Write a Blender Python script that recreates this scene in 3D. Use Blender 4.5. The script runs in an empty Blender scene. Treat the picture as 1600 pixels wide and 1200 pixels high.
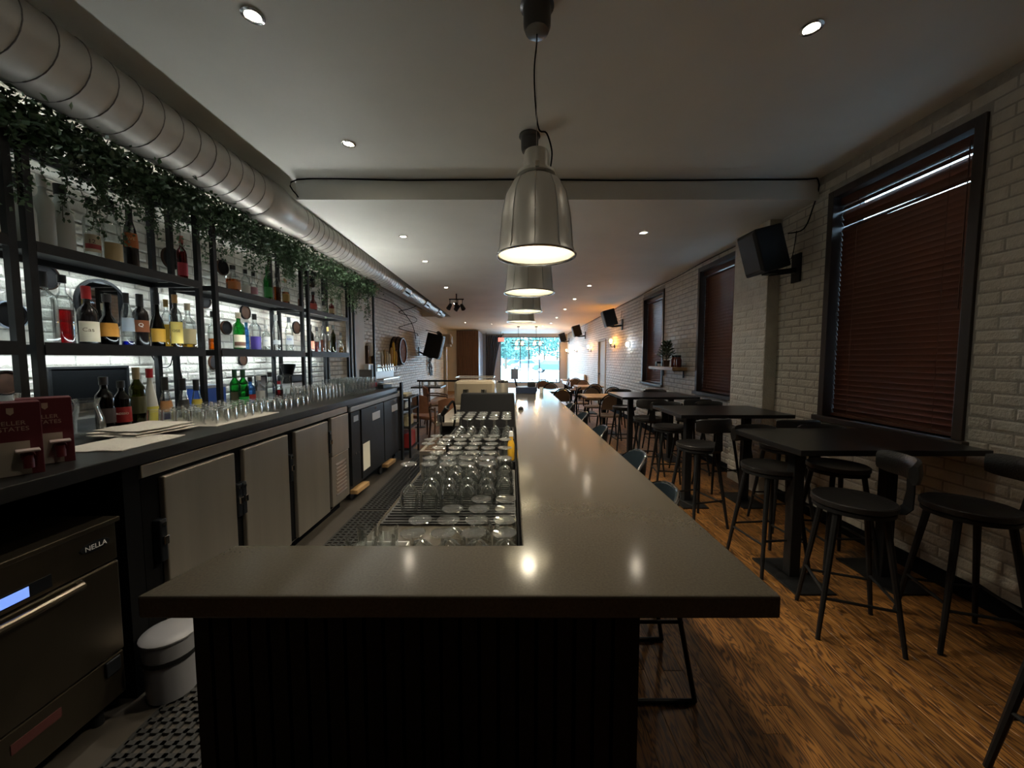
import bpy, math, random
from mathutils import Vector, Matrix, Euler

random.seed(7)
R = math.radians
PI = math.pi
scene = bpy.context.scene
C = scene.collection

# ------------------------------------------------------------------ camera
FPX = 600.0                       # focal length in pixels of the 1600x1200 frame
PITCH = math.atan(40.0 / 600.0)   # the horizon lies 40 px above the centre
EYE = 1.5
cam_d = bpy.data.cameras.new('camera')
cam_d.sensor_width = 36.0
cam_d.lens = 36.0 * FPX / 1600.0
cam_d.clip_start = 0.02
cam_d.clip_end = 400
cam = bpy.data.objects.new('camera', cam_d)
C.objects.link(cam)
cam.location = (0, 0, EYE)
cam.rotation_euler = (PI / 2 - PITCH, 0, 0)
scene.camera = cam

# ------------------------------------------------------------------ world, exposure
world = bpy.data.worlds.new('world')
scene.world = world
world.use_nodes = True
bg = world.node_tree.nodes['Background']
bg.inputs['Color'].default_value = (0.56, 0.78, 1.0, 1)
bg.inputs['Strength'].default_value = 15.0
vs = scene.view_settings
vs.view_transform = 'Standard'
vs.look = 'None'
vs.exposure = 0.9
vs.gamma = 1.0
vs.use_curve_mapping = False
scene.cycles.use_denoising = True
scene.cycles.max_bounces = 10
scene.cycles.transparent_max_bounces = 40
scene.cycles.sample_clamp_indirect = 4.0
scene.cycles.caustics_reflective = False
scene.cycles.caustics_refractive = False

# the daylight enters by the street window: a portal guides the sampling of the sky there
pd = bpy.data.lights.new('window_portal', 'AREA')
pd.shape = 'RECTANGLE'
pd.size = 3.0
pd.size_y = 2.5
pd.cycles.is_portal = True
po = bpy.data.objects.new('window_portal', pd)
C.objects.link(po)
po.location = (1.0, 20.3, 1.5)
po.rotation_euler = (-PI / 2, 0, 0)

# ------------------------------------------------------------------ pixel helpers
CT, ST = math.cos(PITCH), math.sin(PITCH)


def at(px, py, X=None, Y=None, Z=None):
    cx = (px - 800.0) / FPX
    cy = (600.0 - py) / FPX
    d = Vector((cx, CT + cy * ST, -ST + cy * CT))
    if X is not None:
        t = X / d.x
    elif Y is not None:
        t = Y / d.y
    else:
        t = (Z - EYE) / d.z
    return Vector((0, 0, EYE)) + d * t


def project(p):
    v = p - Vector((0, 0, EYE))
    dep = v.y * CT - v.z * ST
    if dep < 0.05:
        return None
    return 800 + FPX * v.x / dep, 600 - FPX * (v.y * ST + v.z * CT) / dep, dep


def y_at(px, X):
    return X * FPX / (px - 800.0)


# ------------------------------------------------------------------ materials
MATS = {}


def nd(nt, t, **kw):
    n = nt.nodes.new(t)
    for k, v in kw.items():
        setattr(n, k, v)
    return n


def mat(name, col, rough=0.5, metal=0.0, spec=0.5, var=0.0, vscale=8.0, stretch=(1, 1, 1), bump=0.0, bscale=40.0,
        emit=None, estr=0.0, coat=0.0, coords='Object'):
    if name in MATS:
        return MATS[name]
    m = bpy.data.materials.new(name)
    m.use_nodes = True
    nt = m.node_tree
    b = nt.nodes['Principled BSDF']
    b.inputs['Base Color'].default_value = (*col, 1)
    b.inputs['Roughness'].default_value = rough
    b.inputs['Metallic'].default_value = metal
    b.inputs['Specular IOR Level'].default_value = spec
    if coat:
        b.inputs['Coat Weight'].default_value = coat
        b.inputs['Coat Roughness'].default_value = 0.1
    if emit:
        b.inputs['Emission Color'].default_value = (*emit, 1)
        b.inputs['Emission Strength'].default_value = estr
    if var or bump:
        tc = nd(nt, 'ShaderNodeTexCoord')
        mp = nd(nt, 'ShaderNodeMapping')
        mp.inputs['Scale'].default_value = stretch
        if coords == 'World':
            ge = nd(nt, 'ShaderNodeNewGeometry')
            nt.links.new(ge.outputs['Position'], mp.inputs['Vector'])
        else:
            nt.links.new(tc.outputs[coords], mp.inputs['Vector'])
    if var:
        no = nd(nt, 'ShaderNodeTexNoise')
        no.inputs['Scale'].default_value = vscale
        no.inputs['Detail'].default_value = 5
        nt.links.new(mp.outputs[0], no.inputs['Vector'])
        rp = nd(nt, 'ShaderNodeValToRGB')
        rp.color_ramp.elements[0].position = 0.3
        rp.color_ramp.elements[1].position = 0.7
        rp.color_ramp.elements[0].color = (*[c * (1 - var) for c in col], 1)
        rp.color_ramp.elements[1].color = (*[min(1, c * (1 + var)) for c in col], 1)
        nt.links.new(no.outputs['Fac'], rp.inputs[0])
        nt.links.new(rp.outputs[0], b.inputs['Base Color'])
    if bump:
        n2 = nd(nt, 'ShaderNodeTexNoise')
        n2.inputs['Scale'].default_value = bscale
        n2.inputs['Detail'].default_value = 4
        nt.links.new(mp.outputs[0], n2.inputs['Vector'])
        bp = nd(nt, 'ShaderNodeBump')
        bp.inputs['Strength'].default_value = bump
        bp.inputs['Distance'].default_value = 0.01
        nt.links.new(n2.outputs['Fac'], bp.inputs['Height'])
        nt.links.new(bp.outputs[0], b.inputs['Normal'])
    MATS[name] = m
    return m


def glass(name, tint=(0.97, 0.99, 0.98), refl=1.0, edge=(0.55, 0.6, 0.6), rough=0.02, haze=0.0):
    """thin clear glass: see-through, tinted at the rim, mirror-like at grazing angles"""
    if name in MATS:
        return MATS[name]
    m = bpy.data.materials.new(name)
    m.use_nodes = True
    nt = m.node_tree
    nt.nodes.clear()
    out = nd(nt, 'ShaderNodeOutputMaterial')
    lw = nd(nt, 'ShaderNodeLayerWeight')
    lw.inputs['Blend'].default_value = 0.35
    mixc = nd(nt, 'ShaderNodeMix', data_type='RGBA')
    mixc.inputs[6].default_value = (*tint, 1)
    mixc.inputs[7].default_value = (*[a * b for a, b in zip(tint, edge)], 1)
    nt.links.new(lw.outputs['Facing'], mixc.inputs[0])
    tr = nd(nt, 'ShaderNodeBsdfTransparent')
    nt.links.new(mixc.outputs[2], tr.inputs['Color'])
    gl = nd(nt, 'ShaderNodeBsdfGlossy')
    gl.inputs['Roughness'].default_value = rough
    gl.inputs['Color'].default_value = (1, 1, 1, 1)
    fr = nd(nt, 'ShaderNodeFresnel')
    fr.inputs['IOR'].default_value = 1.5
    mu = nd(nt, 'ShaderNodeMath', operation='MULTIPLY')
    mu.use_clamp = True
    mu.inputs[1].default_value = refl
    nt.links.new(fr.outputs[0], mu.inputs[0])
    mn = nd(nt, 'ShaderNodeMath', operation='MINIMUM')
    mn.inputs[1].default_value = 0.6
    nt.links.new(mu.outputs[0], mn.inputs[0])
    ms = nd(nt, 'ShaderNodeMixShader')
    nt.links.new(mn.outputs[0], ms.inputs[0])
    nt.links.new(tr.outputs[0], ms.inputs[1])
    nt.links.new(gl.outputs[0], ms.inputs[2])
    df = nd(nt, 'ShaderNodeBsdfDiffuse')
    df.inputs['Color'].default_value = (0.9, 0.92, 0.92, 1)
    m2 = nd(nt, 'ShaderNodeMixShader')
    pw = nd(nt, 'ShaderNodeMath', operation='POWER')
    nt.links.new(lw.outputs['Facing'], pw.inputs[0])
    pw.inputs[1].default_value = 5.0
    mz = nd(nt, 'ShaderNodeMath', operation='MULTIPLY_ADD')
    nt.links.new(pw.outputs[0], mz.inputs[0])
    mz.inputs[1].default_value = haze * 40  # whitens the edges, painting in the light that glass rims catch
    mz.inputs[2].default_value = haze
    mz.use_clamp = True
    nt.links.new(mz.outputs[0], m2.inputs[0])
    nt.links.new(ms.outputs[0], m2.inputs[1])
    nt.links.new(df.outputs[0], m2.inputs[2])
    nt.links.new(m2.outputs[0], out.inputs['Surface'])
    MATS[name] = m
    return m


def wood_floor_mat():
    m = bpy.data.materials.new('oak_floor')
    m.use_nodes = True
    nt = m.node_tree
    b = nt.nodes['Principled BSDF']
    ge = nd(nt, 'ShaderNodeNewGeometry')
    oi = nd(nt, 'ShaderNodeObjectInfo')
    add = nd(nt, 'ShaderNodeMath', operation='ADD')
    nt.links.new(ge.outputs['Random Per Island'], add.inputs[0])
    nt.links.new(oi.outputs['Random'], add.inputs[1])
    fr = nd(nt, 'ShaderNodeMath', operation='FRACT')
    nt.links.new(add.outputs[0], fr.inputs[0])
    # shift the grain from plank to plank
    off = nd(nt, 'ShaderNodeCombineXYZ')
    mul = nd(nt, 'ShaderNodeMath', operation='MULTIPLY')
    mul.inputs[1].default_value = 37.0
    nt.links.new(fr.outputs[0], mul.inputs[0])
    nt.links.new(mul.outputs[0], off.inputs['X'])
    nt.links.new(mul.outputs[0], off.inputs['Y'])
    va = nd(nt, 'ShaderNodeVectorMath', operation='ADD')
    nt.links.new(ge.outputs['Position'], va.inputs[0])
    nt.links.new(off.outputs[0], va.inputs[1])
    mp = nd(nt, 'ShaderNodeMapping')
    mp.inputs['Scale'].default_value = (1.0, 0.13, 1.0)
    nt.links.new(va.outputs[0], mp.inputs['Vector'])
    n1 = nd(nt, 'ShaderNodeTexNoise')
    n1.inputs['Scale'].default_value = 13.0
    n1.inputs['Detail'].default_value = 3
    n1.inputs['Distortion'].default_value = 0.4
    nt.links.new(mp.outputs[0], n1.inputs['Vector'])
    # cathedral grain: rings of the smooth noise
    mr = nd(nt, 'ShaderNodeMath', operation='MULTIPLY')
    mr.inputs[1].default_value = 95.0
    nt.links.new(n1.outputs['Fac'], mr.inputs[0])
    sn = nd(nt, 'ShaderNodeMath', operation='SINE')
    nt.links.new(mr.outputs[0], sn.inputs[0])
    ma = nd(nt, 'ShaderNodeMath', operation='MULTIPLY_ADD')
    ma.inputs[1].default_value = 0.5
    ma.inputs[2].default_value = 0.5
    nt.links.new(sn.outputs[0], ma.inputs[0])
    mp2 = nd(nt, 'ShaderNodeMapping')
    mp2.inputs['Scale'].default_value = (1.0, 0.03, 1.0)
    nt.links.new(va.outputs[0], mp2.inputs['Vector'])
    n2 = nd(nt, 'ShaderNodeTexNoise')
    n2.inputs['Scale'].default_value = 160.0
    n2.inputs['Detail'].default_value = 4
    nt.links.new(mp2.outputs[0], n2.inputs['Vector'])
    mm = nd(nt, 'ShaderNodeMath', operation='MULTIPLY')
    nt.links.new(ma.outputs[0], mm.inputs[0])
    nt.links.new(n2.outputs['Fac'], mm.inputs[1])
    rp = nd(nt, 'ShaderNodeValToRGB')
    e = rp.color_ramp.elements
    e[0].position = 0.05
    e[0].color = (0.085, 0.036, 0.013, 1)
    e[1].position = 0.5
    e[1].color = (0.36, 0.165, 0.042, 1)
    k = rp.color_ramp.elements.new(0.2)
    k.color = (0.24, 0.10, 0.024, 1)
    nt.links.new(mm.outputs[0], rp.inputs[0])
    hs = nd(nt, 'ShaderNodeHueSaturation')
    mv = nd(nt, 'ShaderNodeMapRange')
    mv.inputs['To Min'].default_value = 0.55
    mv.inputs['To Max'].default_value = 1.05
    nt.links.new(fr.outputs[0], mv.inputs['Value'])
    nt.links.new(mv.outputs[0], hs.inputs['Value'])
    nt.links.new(rp.outputs[0], hs.inputs['Color'])
    nt.links.new(hs.outputs[0], b.inputs['Base Color'])
    b.inputs['Roughness'].default_value = 0.45
    bp = nd(nt, 'ShaderNodeBump')
    bp.inputs['Strength'].default_value = 0.12
    bp.inputs['Distance'].default_value = 0.004
    nt.links.new(mm.outputs[0], bp.inputs['Height'])
    nt.links.new(bp.outputs[0], b.inputs['Normal'])
    return m


def lamp_mat(name, col, strength):
    if name in MATS:
        return MATS[name]
    m = bpy.data.materials.new(name)
    m.use_nodes = True
    b = m.node_tree.nodes['Principled BSDF']
    b.inputs['Base Color'].default_value = (0.8, 0.8, 0.8, 1)
    b.inputs['Emission Color'].default_value = (*col, 1)
    b.inputs['Emission Strength'].default_value = strength
    MATS[name] = m
    return m


M_FLOOR = wood_floor_mat()
M_BRICK = mat('painted_brick', (0.60, 0.565, 0.485), 0.5, var=0.10, vscale=9, bump=0.8, bscale=55, coords='World')
M_MORTAR = mat('painted_shaded_mortar', (0.36, 0.335, 0.29), 0.7, var=0.15, vscale=14, bump=0.6, bscale=60, coords='World')  # shadow in the joints is put into this darker colour
M_CEIL = mat('ceiling_paint', (0.84, 0.84, 0.78), 0.6, var=0.06, vscale=1.2, bump=0.12, bscale=6, coords='World')
M_PLASTER = mat('plaster', (0.6, 0.58, 0.52), 0.6, var=0.05, vscale=4)
M_BLACK = mat('black_steel', (0.010, 0.0105, 0.0115), 0.5, 0.0, spec=0.25, var=0.2, vscale=20)
M_BLACKGLOSS = mat('black_gloss', (0.009, 0.010, 0.012), 0.3, spec=0.3)
M_BLACKMATTE = mat('black_matte', (0.006, 0.006, 0.0065), 0.8, spec=0.05)
M_RUBBER = mat('black_rubber', (0.02, 0.02, 0.02), 0.65, bump=0.2, bscale=80)
M_STEEL = mat('brushed_steel', (0.50, 0.45, 0.38), 0.36, 0.85, var=0.12, vscale=6, stretch=(1, 1, 0.05), bump=0.04, bscale=25)
M_STEELD = mat('dimmed_steel', (0.12, 0.098, 0.07), 0.34, 0.95, var=0.15, vscale=5, stretch=(1, 1, 0.05))  # darker copy of the fridge steel, its dim reflections put into the colour
M_CHROME = mat('chrome', (0.75, 0.75, 0.75), 0.12, 1.0)
M_GALV = mat('galvanised_duct', (0.46, 0.44, 0.40), 0.42, 0.35, var=0.10, vscale=5)
M_ALU = mat('pendant_aluminium', (0.78, 0.77, 0.71), 0.36, 0.15, var=0.05, vscale=4)
M_WHITEIN = mat('white_enamel', (0.85, 0.84, 0.80), 0.35)
M_QUARTZ = mat('bar_quartz', (0.072, 0.062, 0.048), 0.13, var=0.16, vscale=160, coords='World')
M_DARKTOP = mat('black_laminate', (0.014, 0.014, 0.015), 0.33, var=0.2, vscale=30)
M_DARKWOOD = mat('dark_stained_wood', (0.035, 0.022, 0.016), 0.4, var=0.35, vscale=10, stretch=(1, 1, 0.1))
M_MAHOG = mat('mahogany_slats', (0.105, 0.040, 0.023), 0.33, var=0.3, vscale=14, stretch=(1, 0.08, 1))
M_WALNUT = mat('walnut_planks', (0.085, 0.046, 0.026), 0.45, var=0.45, vscale=30, stretch=(1, 1, 0.04))
M_OAK = mat('light_oak', (0.42, 0.26, 0.12), 0.4, var=0.25, vscale=12, stretch=(1, 0.12, 1))
M_LEATHER = mat('black_leather', (0.018, 0.017, 0.017), 0.36, bump=0.25, bscale=120)
M_TAN = mat('tan_leather', (0.24, 0.105, 0.055), 0.45, var=0.15, vscale=10)
M_CANE = mat('cane_weave', (0.17, 0.11, 0.07), 0.6, var=0.4, vscale=160)
M_CLOTH = mat('white_cloth', (0.72, 0.68, 0.60), 0.9, bump=0.5, bscale=60)
M_PLASTICW = mat('white_plastic', (0.78, 0.78, 0.76), 0.4)
M_CREAM = mat('cream_enamel', (0.30, 0.25, 0.18), 0.22)
M_GREY = mat('grey_paint', (0.33, 0.37, 0.45), 0.6)
M_CURTAIN = mat('curtain_cloth', (0.075, 0.085, 0.11), 0.9, var=0.1, vscale=20)
M_LEAF = mat('leaf_green', (0.055, 0.105, 0.045), 0.5, var=0.5, vscale=7)
M_STEM = mat('stem_brown', (0.05, 0.035, 0.02), 0.8)
M_CLEAR = glass('clear_glass', (0.99, 0.995, 0.99), 0.85, (0.93, 0.95, 0.95), 0.012, 0.005)
M_PANE = glass('window_glass', (0.94, 0.98, 0.99), 0.8, (0.9, 0.95, 0.95))
M_MIRROR = mat('mirror', (0.75, 0.78, 0.78), 0.03, 1.0)


# ------------------------------------------------------------------ mesh builder
class MB:
    def __init__(self):
        self.v, self.f = [], []

    def add(self, vs, fs):
        o = len(self.v)
        self.v += [tuple(v) for v in vs]
        self.f += [tuple(i + o for i in f) for f in fs]
        return self

    def box(self, x0, x1, y0, y1, z0, z1):
        return self.add([(x0, y0, z0), (x1, y0, z0), (x1, y1, z0), (x0, y1, z0), (x0, y0, z1), (x1, y0, z1), (x1, y1, z1), (x0, y1, z1)],
                        [(3, 2, 1, 0), (4, 5, 6, 7), (0, 1, 5, 4), (1, 2, 6, 5), (2, 3, 7, 6), (3, 0, 4, 7)])

    def obox(self, c, s, rot=(0, 0, 0)):
        m = Euler(rot).to_matrix()
        c = Vector(c)
        h = [x / 2 for x in s]
        vs = [c + m @ Vector((a * h[0], b * h[1], d * h[2])) for d in (-1, 1) for a, b in ((-1, -1), (1, -1), (1, 1), (-1, 1))]
        return self.add(vs, [(3, 2, 1, 0), (4, 5, 6, 7), (0, 1, 5, 4), (1, 2, 6, 5), (2, 3, 7, 6), (3, 0, 4, 7)])

    def bar(self, p0, p1, w, d=None, up=(0, 0, 1)):
        """rectangular bar from p0 to p1"""
        p0, p1 = Vector(p0), Vector(p1)
        d = d or w
        t = (p1 - p0).normalized()
        u = Vector(up)
        if abs(t.dot(u)) > 0.95:
            u = Vector((0, 1, 0))
        a = t.cross(u).normalized() * w / 2
        b = a.cross(t).normalized() * d / 2
        vs = [p + sa * a + sb * b for p in (p0, p1) for sa, sb in ((-1, -1), (1, -1), (1, 1), (-1, 1))]
        return self.add(vs, [(3, 2, 1, 0), (4, 5, 6, 7), (0, 1, 5, 4), (1, 2, 6, 5), (2, 3, 7, 6), (3, 0, 4, 7)])

    def tube(self, pts, r, n=8, closed=False):
        pts = [Vector(p) for p in pts]
        rs = r if isinstance(r, (list, tuple)) else [r] * len(pts)
        rings = []
        N = len(pts)
        ref = None
        for i, p in enumerate(pts):
            if closed:
                t = (pts[(i + 1) % N] - pts[i - 1]).normalized()
            else:
                t = (pts[min(i + 1, N - 1)] - pts[max(i - 1, 0)]).normalized()
            if ref is None:
                ref = Vector((0, 0, 1)) if abs(t.z) < 0.9 else Vector((1, 0, 0))
            a = t.cross(ref)
            if a.length < 1e-4:
                a = t.cross(Vector((0.3, 0.7, 0.2)))
            a.normalize()
            b = t.cross(a).normalized()
            ref = -b if False else ref
            rings.append([p + rs[i] * (math.cos(2 * PI * k / n) * a + math.sin(2 * PI * k / n) * b) for k in range(n)])
        vs = [v for rg in rings for v in rg]
        fs = []
        for i in range(N if closed else N - 1):
            j = (i + 1) % N
            for k in range(n):
                l = (k + 1) % n
                fs.append((i * n + k, i * n + l, j * n + l, j * n + k))
        if not closed:
            fs.append(tuple(range(n)))
            fs.append(tuple(reversed(range((N - 1) * n, N * n))))
        return self.add(vs, fs)

    def cyl(self, p0, p1, r0, r1=None, n=14):
        return self.tube([p0, p1], [r0, r0 if r1 is None else r1], n)

    def lathe(self, prof, n=18, c=(0, 0, 0), sq=2.0, axis='z', arc=None, sx=1.0, sy=1.0):
        """revolve (r, z) pairs; sq > 2 squares the section off"""
        vs, fs = [], []
        full = arc is None
        m = n if full else n + 1
        for r, z in prof:
            for k in range(m):
                a = 2 * PI * k / n if full else arc[0] + (arc[1] - arc[0]) * k / n
                ca, sa = math.cos(a), math.sin(a)
                q = 1.0 if sq == 2.0 else (abs(ca) ** sq + abs(sa) ** sq) ** (-1.0 / sq)
                x, y = r * q * ca * sx, r * q * sa * sy
                if axis == 'z':
                    p = (c[0] + x, c[1] + y, c[2] + z)
                elif axis == 'x':
                    p = (c[0] + z, c[1] + x, c[2] + y)
                else:
                    p = (c[0] + y, c[1] + z, c[2] + x)
                vs.append(p)
        for i in range(len(prof) - 1):
            for k in range(n):
                l = (k + 1) % m if full else k + 1
                fs.append((i * m + k, i * m + l, (i + 1) * m + l, (i + 1) * m + k))
        return self.add(vs, fs)

    def disc(self, c, r, n=20, axis='z', sgn=1):
        vs = []
        for k in range(n):
            a = 2 * PI * k / n
            u, w = r * math.cos(a), r * math.sin(a)
            vs.append((c[0] + u, c[1] + w, c[2]) if axis == 'z' else (c[0], c[1] + u, c[2] + w) if axis == 'x' else (c[0] + w, c[1], c[2] + u))
        f = tuple(range(n))
        return self.add(vs, [f if sgn > 0 else tuple(reversed(f))])

    def prism(self, poly, z0, z1):
        n = len(poly)
        vs = [(x, y, z0) for x, y in poly] + [(x, y, z1) for x, y in poly]
        fs = [tuple(reversed(range(n))), tuple(range(n, 2 * n))]
        fs += [(i, (i + 1) % n, n + (i + 1) % n, n + i) for i in range(n)]
        return self.add(vs, fs)

    def xform(self, m):
        self.v = [tuple(m @ Vector(v)) for v in self.v]
        return self

    def mesh(self, name, material=None, smooth=False, angle=35):
        me = bpy.data.meshes.new(name)
        me.from_pydata(self.v, [], self.f)
        me.update()
        if material is not None:
            me.materials.append(material)
        if smooth:
            me.polygons.foreach_set('use_smooth', [True] * len(me.polygons))
            me.set_sharp_from_angle(angle=R(angle))
        return me


def link(name, me, parent=None, loc=(0, 0, 0), rot=(0, 0, 0)):
    o = bpy.data.objects.new(name, me)
    C.objects.link(o)
    if parent is not None:
        o.parent = parent
    o.location = loc
    o.rotation_euler = rot
    return o


def part(parent, name, mb, material, smooth=False, world=False, bevel=0, label=None, angle=35):
    """link a mesh builder as ONE mesh object under its thing; world=True shifts world coordinates to the thing's origin"""
    if world and parent is not None:
        o = parent
        off = Vector((0, 0, 0))
        while o is not None:
            off += Vector(o.location)
            o = o.parent
        mb.xform(Matrix.Translation(-off))
    ob = link(name, mb.mesh(name, material, smooth, angle), parent)
    if bevel:
        bm = ob.modifiers.new('bevel', 'BEVEL')
        bm.width = bevel
        bm.segments = 2
        bm.limit_method = 'ANGLE'
    if label:
        ob['label'] = label
    return ob


def tag(o, label, cat, group=None):
    o['label'] = label
    o['category'] = cat
    if group:
        o['group'] = group
    return o


def thing(name, label, cat, loc=(0, 0, 0), rotz=0.0, group=None):
    o = bpy.data.objects.new(name, None)
    o.empty_display_size = 0.1
    C.objects.link(o)
    o.location = loc
    o.rotation_euler = (0, 0, rotz)
    return tag(o, label, cat, group)


def single(name, mb, material, label, cat, group=None, smooth=False, bevel=0, loc=(0, 0, 0), rot=(0, 0, 0)):
    ob = part(None, name, mb, material, smooth, bevel=bevel)
    ob.location = loc
    ob.rotation_euler = rot
    return tag(ob, label, cat, group)


def struct(name, mb, material, smooth=False, bevel=0):
    ob = part(None, name, mb, material, smooth, bevel=bevel)
    ob['kind'] = 'structure'
    return ob


def sempty(name, loc=(0, 0, 0)):
    o = bpy.data.objects.new(name, None)
    C.objects.link(o)
    o.location = loc
    o['kind'] = 'structure'
    return o


def dup(root, loc, rotz=None, label=None, group=None):
    def rec(o, p):
        c = o.copy()
        C.objects.link(c)
        c.parent = p
        for ch in list(o.children):
            rec(ch, c)
        return c
    c = rec(root, None)
    c.location = loc
    if rotz is not None:
        c.rotation_euler = (0, 0, rotz)
    if label:
        c['label'] = label
    if group:
        c['group'] = group
    return c


def writing(parent, name, text, size, material, mtx, align='CENTER'):
    cu = bpy.data.curves.new(name, 'FONT')
    cu.body = text
    cu.size = size
    cu.align_x = align
    cu.align_y = 'CENTER'
    cu.extrude = 0.0004
    cu.resolution_u = 3
    tmp = bpy.data.objects.new('tmp_text', cu)
    C.objects.link(tmp)
    dg = bpy.context.evaluated_depsgraph_get()
    me = bpy.data.meshes.new_from_object(tmp.evaluated_get(dg))
    bpy.data.objects.remove(tmp)
    me.transform(mtx)
    me.materials.clear()
    me.materials.append(material)
    return link(name, me, parent)


def frame(o, x, n):
    """matrix with text-x along x and text normal n at o"""
    x, n = Vector(x).normalized(), Vector(n).normalized()
    y = n.cross(x)
    m = Matrix((x, y, n)).transposed().to_4x4()
    m.translation = Vector(o)
    return m


def spline_pts(pts, n=5):
    q = [Vector(p) for p in pts]
    q = [q[0]] + q + [q[-1]]
    out = []
    for i in range(1, len(q) - 2):
        for k in range(n):
            u = k / n
            out.append(.5 * ((2 * q[i]) + (-q[i - 1] + q[i + 1]) * u + (2 * q[i - 1] - 5 * q[i] + 4 * q[i + 1] - q[i + 2]) * u * u + (-q[i - 1] + 3 * q[i] - 3 * q[i + 1] + q[i + 2]) * u ** 3))
    out.append(q[-1])
    return out


spline = spline_pts


def lamp(parent, kind, name, loc, energy, col, size=0.05, rot=(0, 0, 0), **kw):
    d = bpy.data.lights.new(name, kind)
    d.energy = energy
    d.color = col
    if kind == 'AREA':
        d.shape = 'RECTANGLE'
        d.size, d.size_y = size
    else:
        d.shadow_soft_size = size
    for k, v in kw.items():
        setattr(d, k, v)
    o = bpy.data.objects.new(name, d)
    C.objects.link(o)
    o.parent = parent
    o.location = loc
    o.rotation_euler = rot
    return o


# ------------------------------------------------------------------ the room
XL, XR = -2.95, 2.85
YB, YF = -1.6, 20.0
ZN = 3.16                # ceiling over the near part
YS = 3.67                # the ceiling steps down here


def zc(y):               # lower ceiling beyond the step
    return 2.97 - 0.20 * (y - YS) / (YF - YS)


# floor: slab with planks
floor = struct('floor', MB().box(XL - .3, XR + .4, YB, YF + .3, -0.15, -0.012), M_DARKWOOD)


def make_planks():
    W, L0 = 0.092, (0.7, 1.0, 1.3, 1.6)
    T = 0.012
    meshes = {}
    for L in L0:
        w, l, i = W / 2 - 0.0006, L / 2 - 0.0006, 0.0010
        vs = [(-w, -l, -T), (w, -l, -T), (w, l, -T), (-w, l, -T), (-w, -l, -i), (w, -l, -i), (w, l, -i), (-w, l, -i),
              (-w + i, -l + i, 0), (w - i, -l + i, 0), (w - i, l - i, 0), (-w + i, l - i, 0)]
        fs = [(8, 9, 10, 11)] + [(a, (a + 1) % 4, 4 + (a + 1) % 4, 4 + a) for a in range(4)] + [(4 + a, 4 + (a + 1) % 4, 8 + (a + 1) % 4, 8 + a) for a in range(4)]
        me = bpy.data.meshes.new('plank')
        me.from_pydata(vs, [], fs)
        me.materials.append(M_FLOOR)
        meshes[L] = (me, vs, fs)
    rnd = random.Random(3)
    todo = []
    nx = int((XR - XL) / W) + 1
    for a in range(nx):
        x = XL + (a + .5) * W
        if x > XR:
            break
        y = YB - rnd.random()
        while y < YF:
            L = rnd.choice(L0)
            p = Vector((x, y + L / 2, 0))
            pr = project(p) if p.y > 0.2 else None
            s = 0
            if pr and -60 < pr[0] < 1660 and 560 < pr[1] < 1260 and x > 0.4 and p.y > 1.0:
                s = 1.0 / pr[2] ** 3
            todo.append((s, x, y + L / 2, L))
            y += L
    todo.sort(reverse=True)
    rest = MB()
    for k, (s, x, y, L) in enumerate(todo):
        me, vs, fs = meshes[L]
        if k < 300 and s > 0:
            link('plank', me, floor, (x, y, 0))
        else:
            rest.add([(v[0] + x, v[1] + y, v[2]) for v in vs], fs)
    r = part(floor, 'planks_beyond', rest, M_FLOOR)
    r['kind'] = 'stuff'


make_planks()

# walls with openings ---------------------------------------------------------
WIN = [(2.39, 3.54, 0.98, 2.97), (4.86, 5.94, 1.0, 2.86), (7.25, 8.40, 1.0, 2.80)]     # y0 y1 z0 z1 on the right wall
DOOR_R = (11.7, 12.7, 0.0, 2.08)


def wall_with_holes(x0, x1, y0, y1, z0, z1, holes):
    m = MB()
    ys = sorted({y0, y1, *[h[0] for h in holes], *[h[1] for h in holes]})
    for a, b in zip(ys, ys[1:]):
        hs = [h for h in holes if h[0] <= a and h[1] >= b]
        if not hs:
            m.box(x0, x1, a, b, z0, z1)
        else:
            h = hs[0]
            if h[2] > z0:
                m.box(x0, x1, a, b, z0, h[2])
            if h[3] < z1:
                m.box(x0, x1, a, b, h[3], z1)
    return m


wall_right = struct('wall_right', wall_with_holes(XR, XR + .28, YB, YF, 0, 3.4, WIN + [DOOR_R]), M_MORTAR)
wall_left = struct('wall_left', MB().box(XL - .25, XL, YB, YF, 0, 3.4), M_MORTAR)


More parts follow.
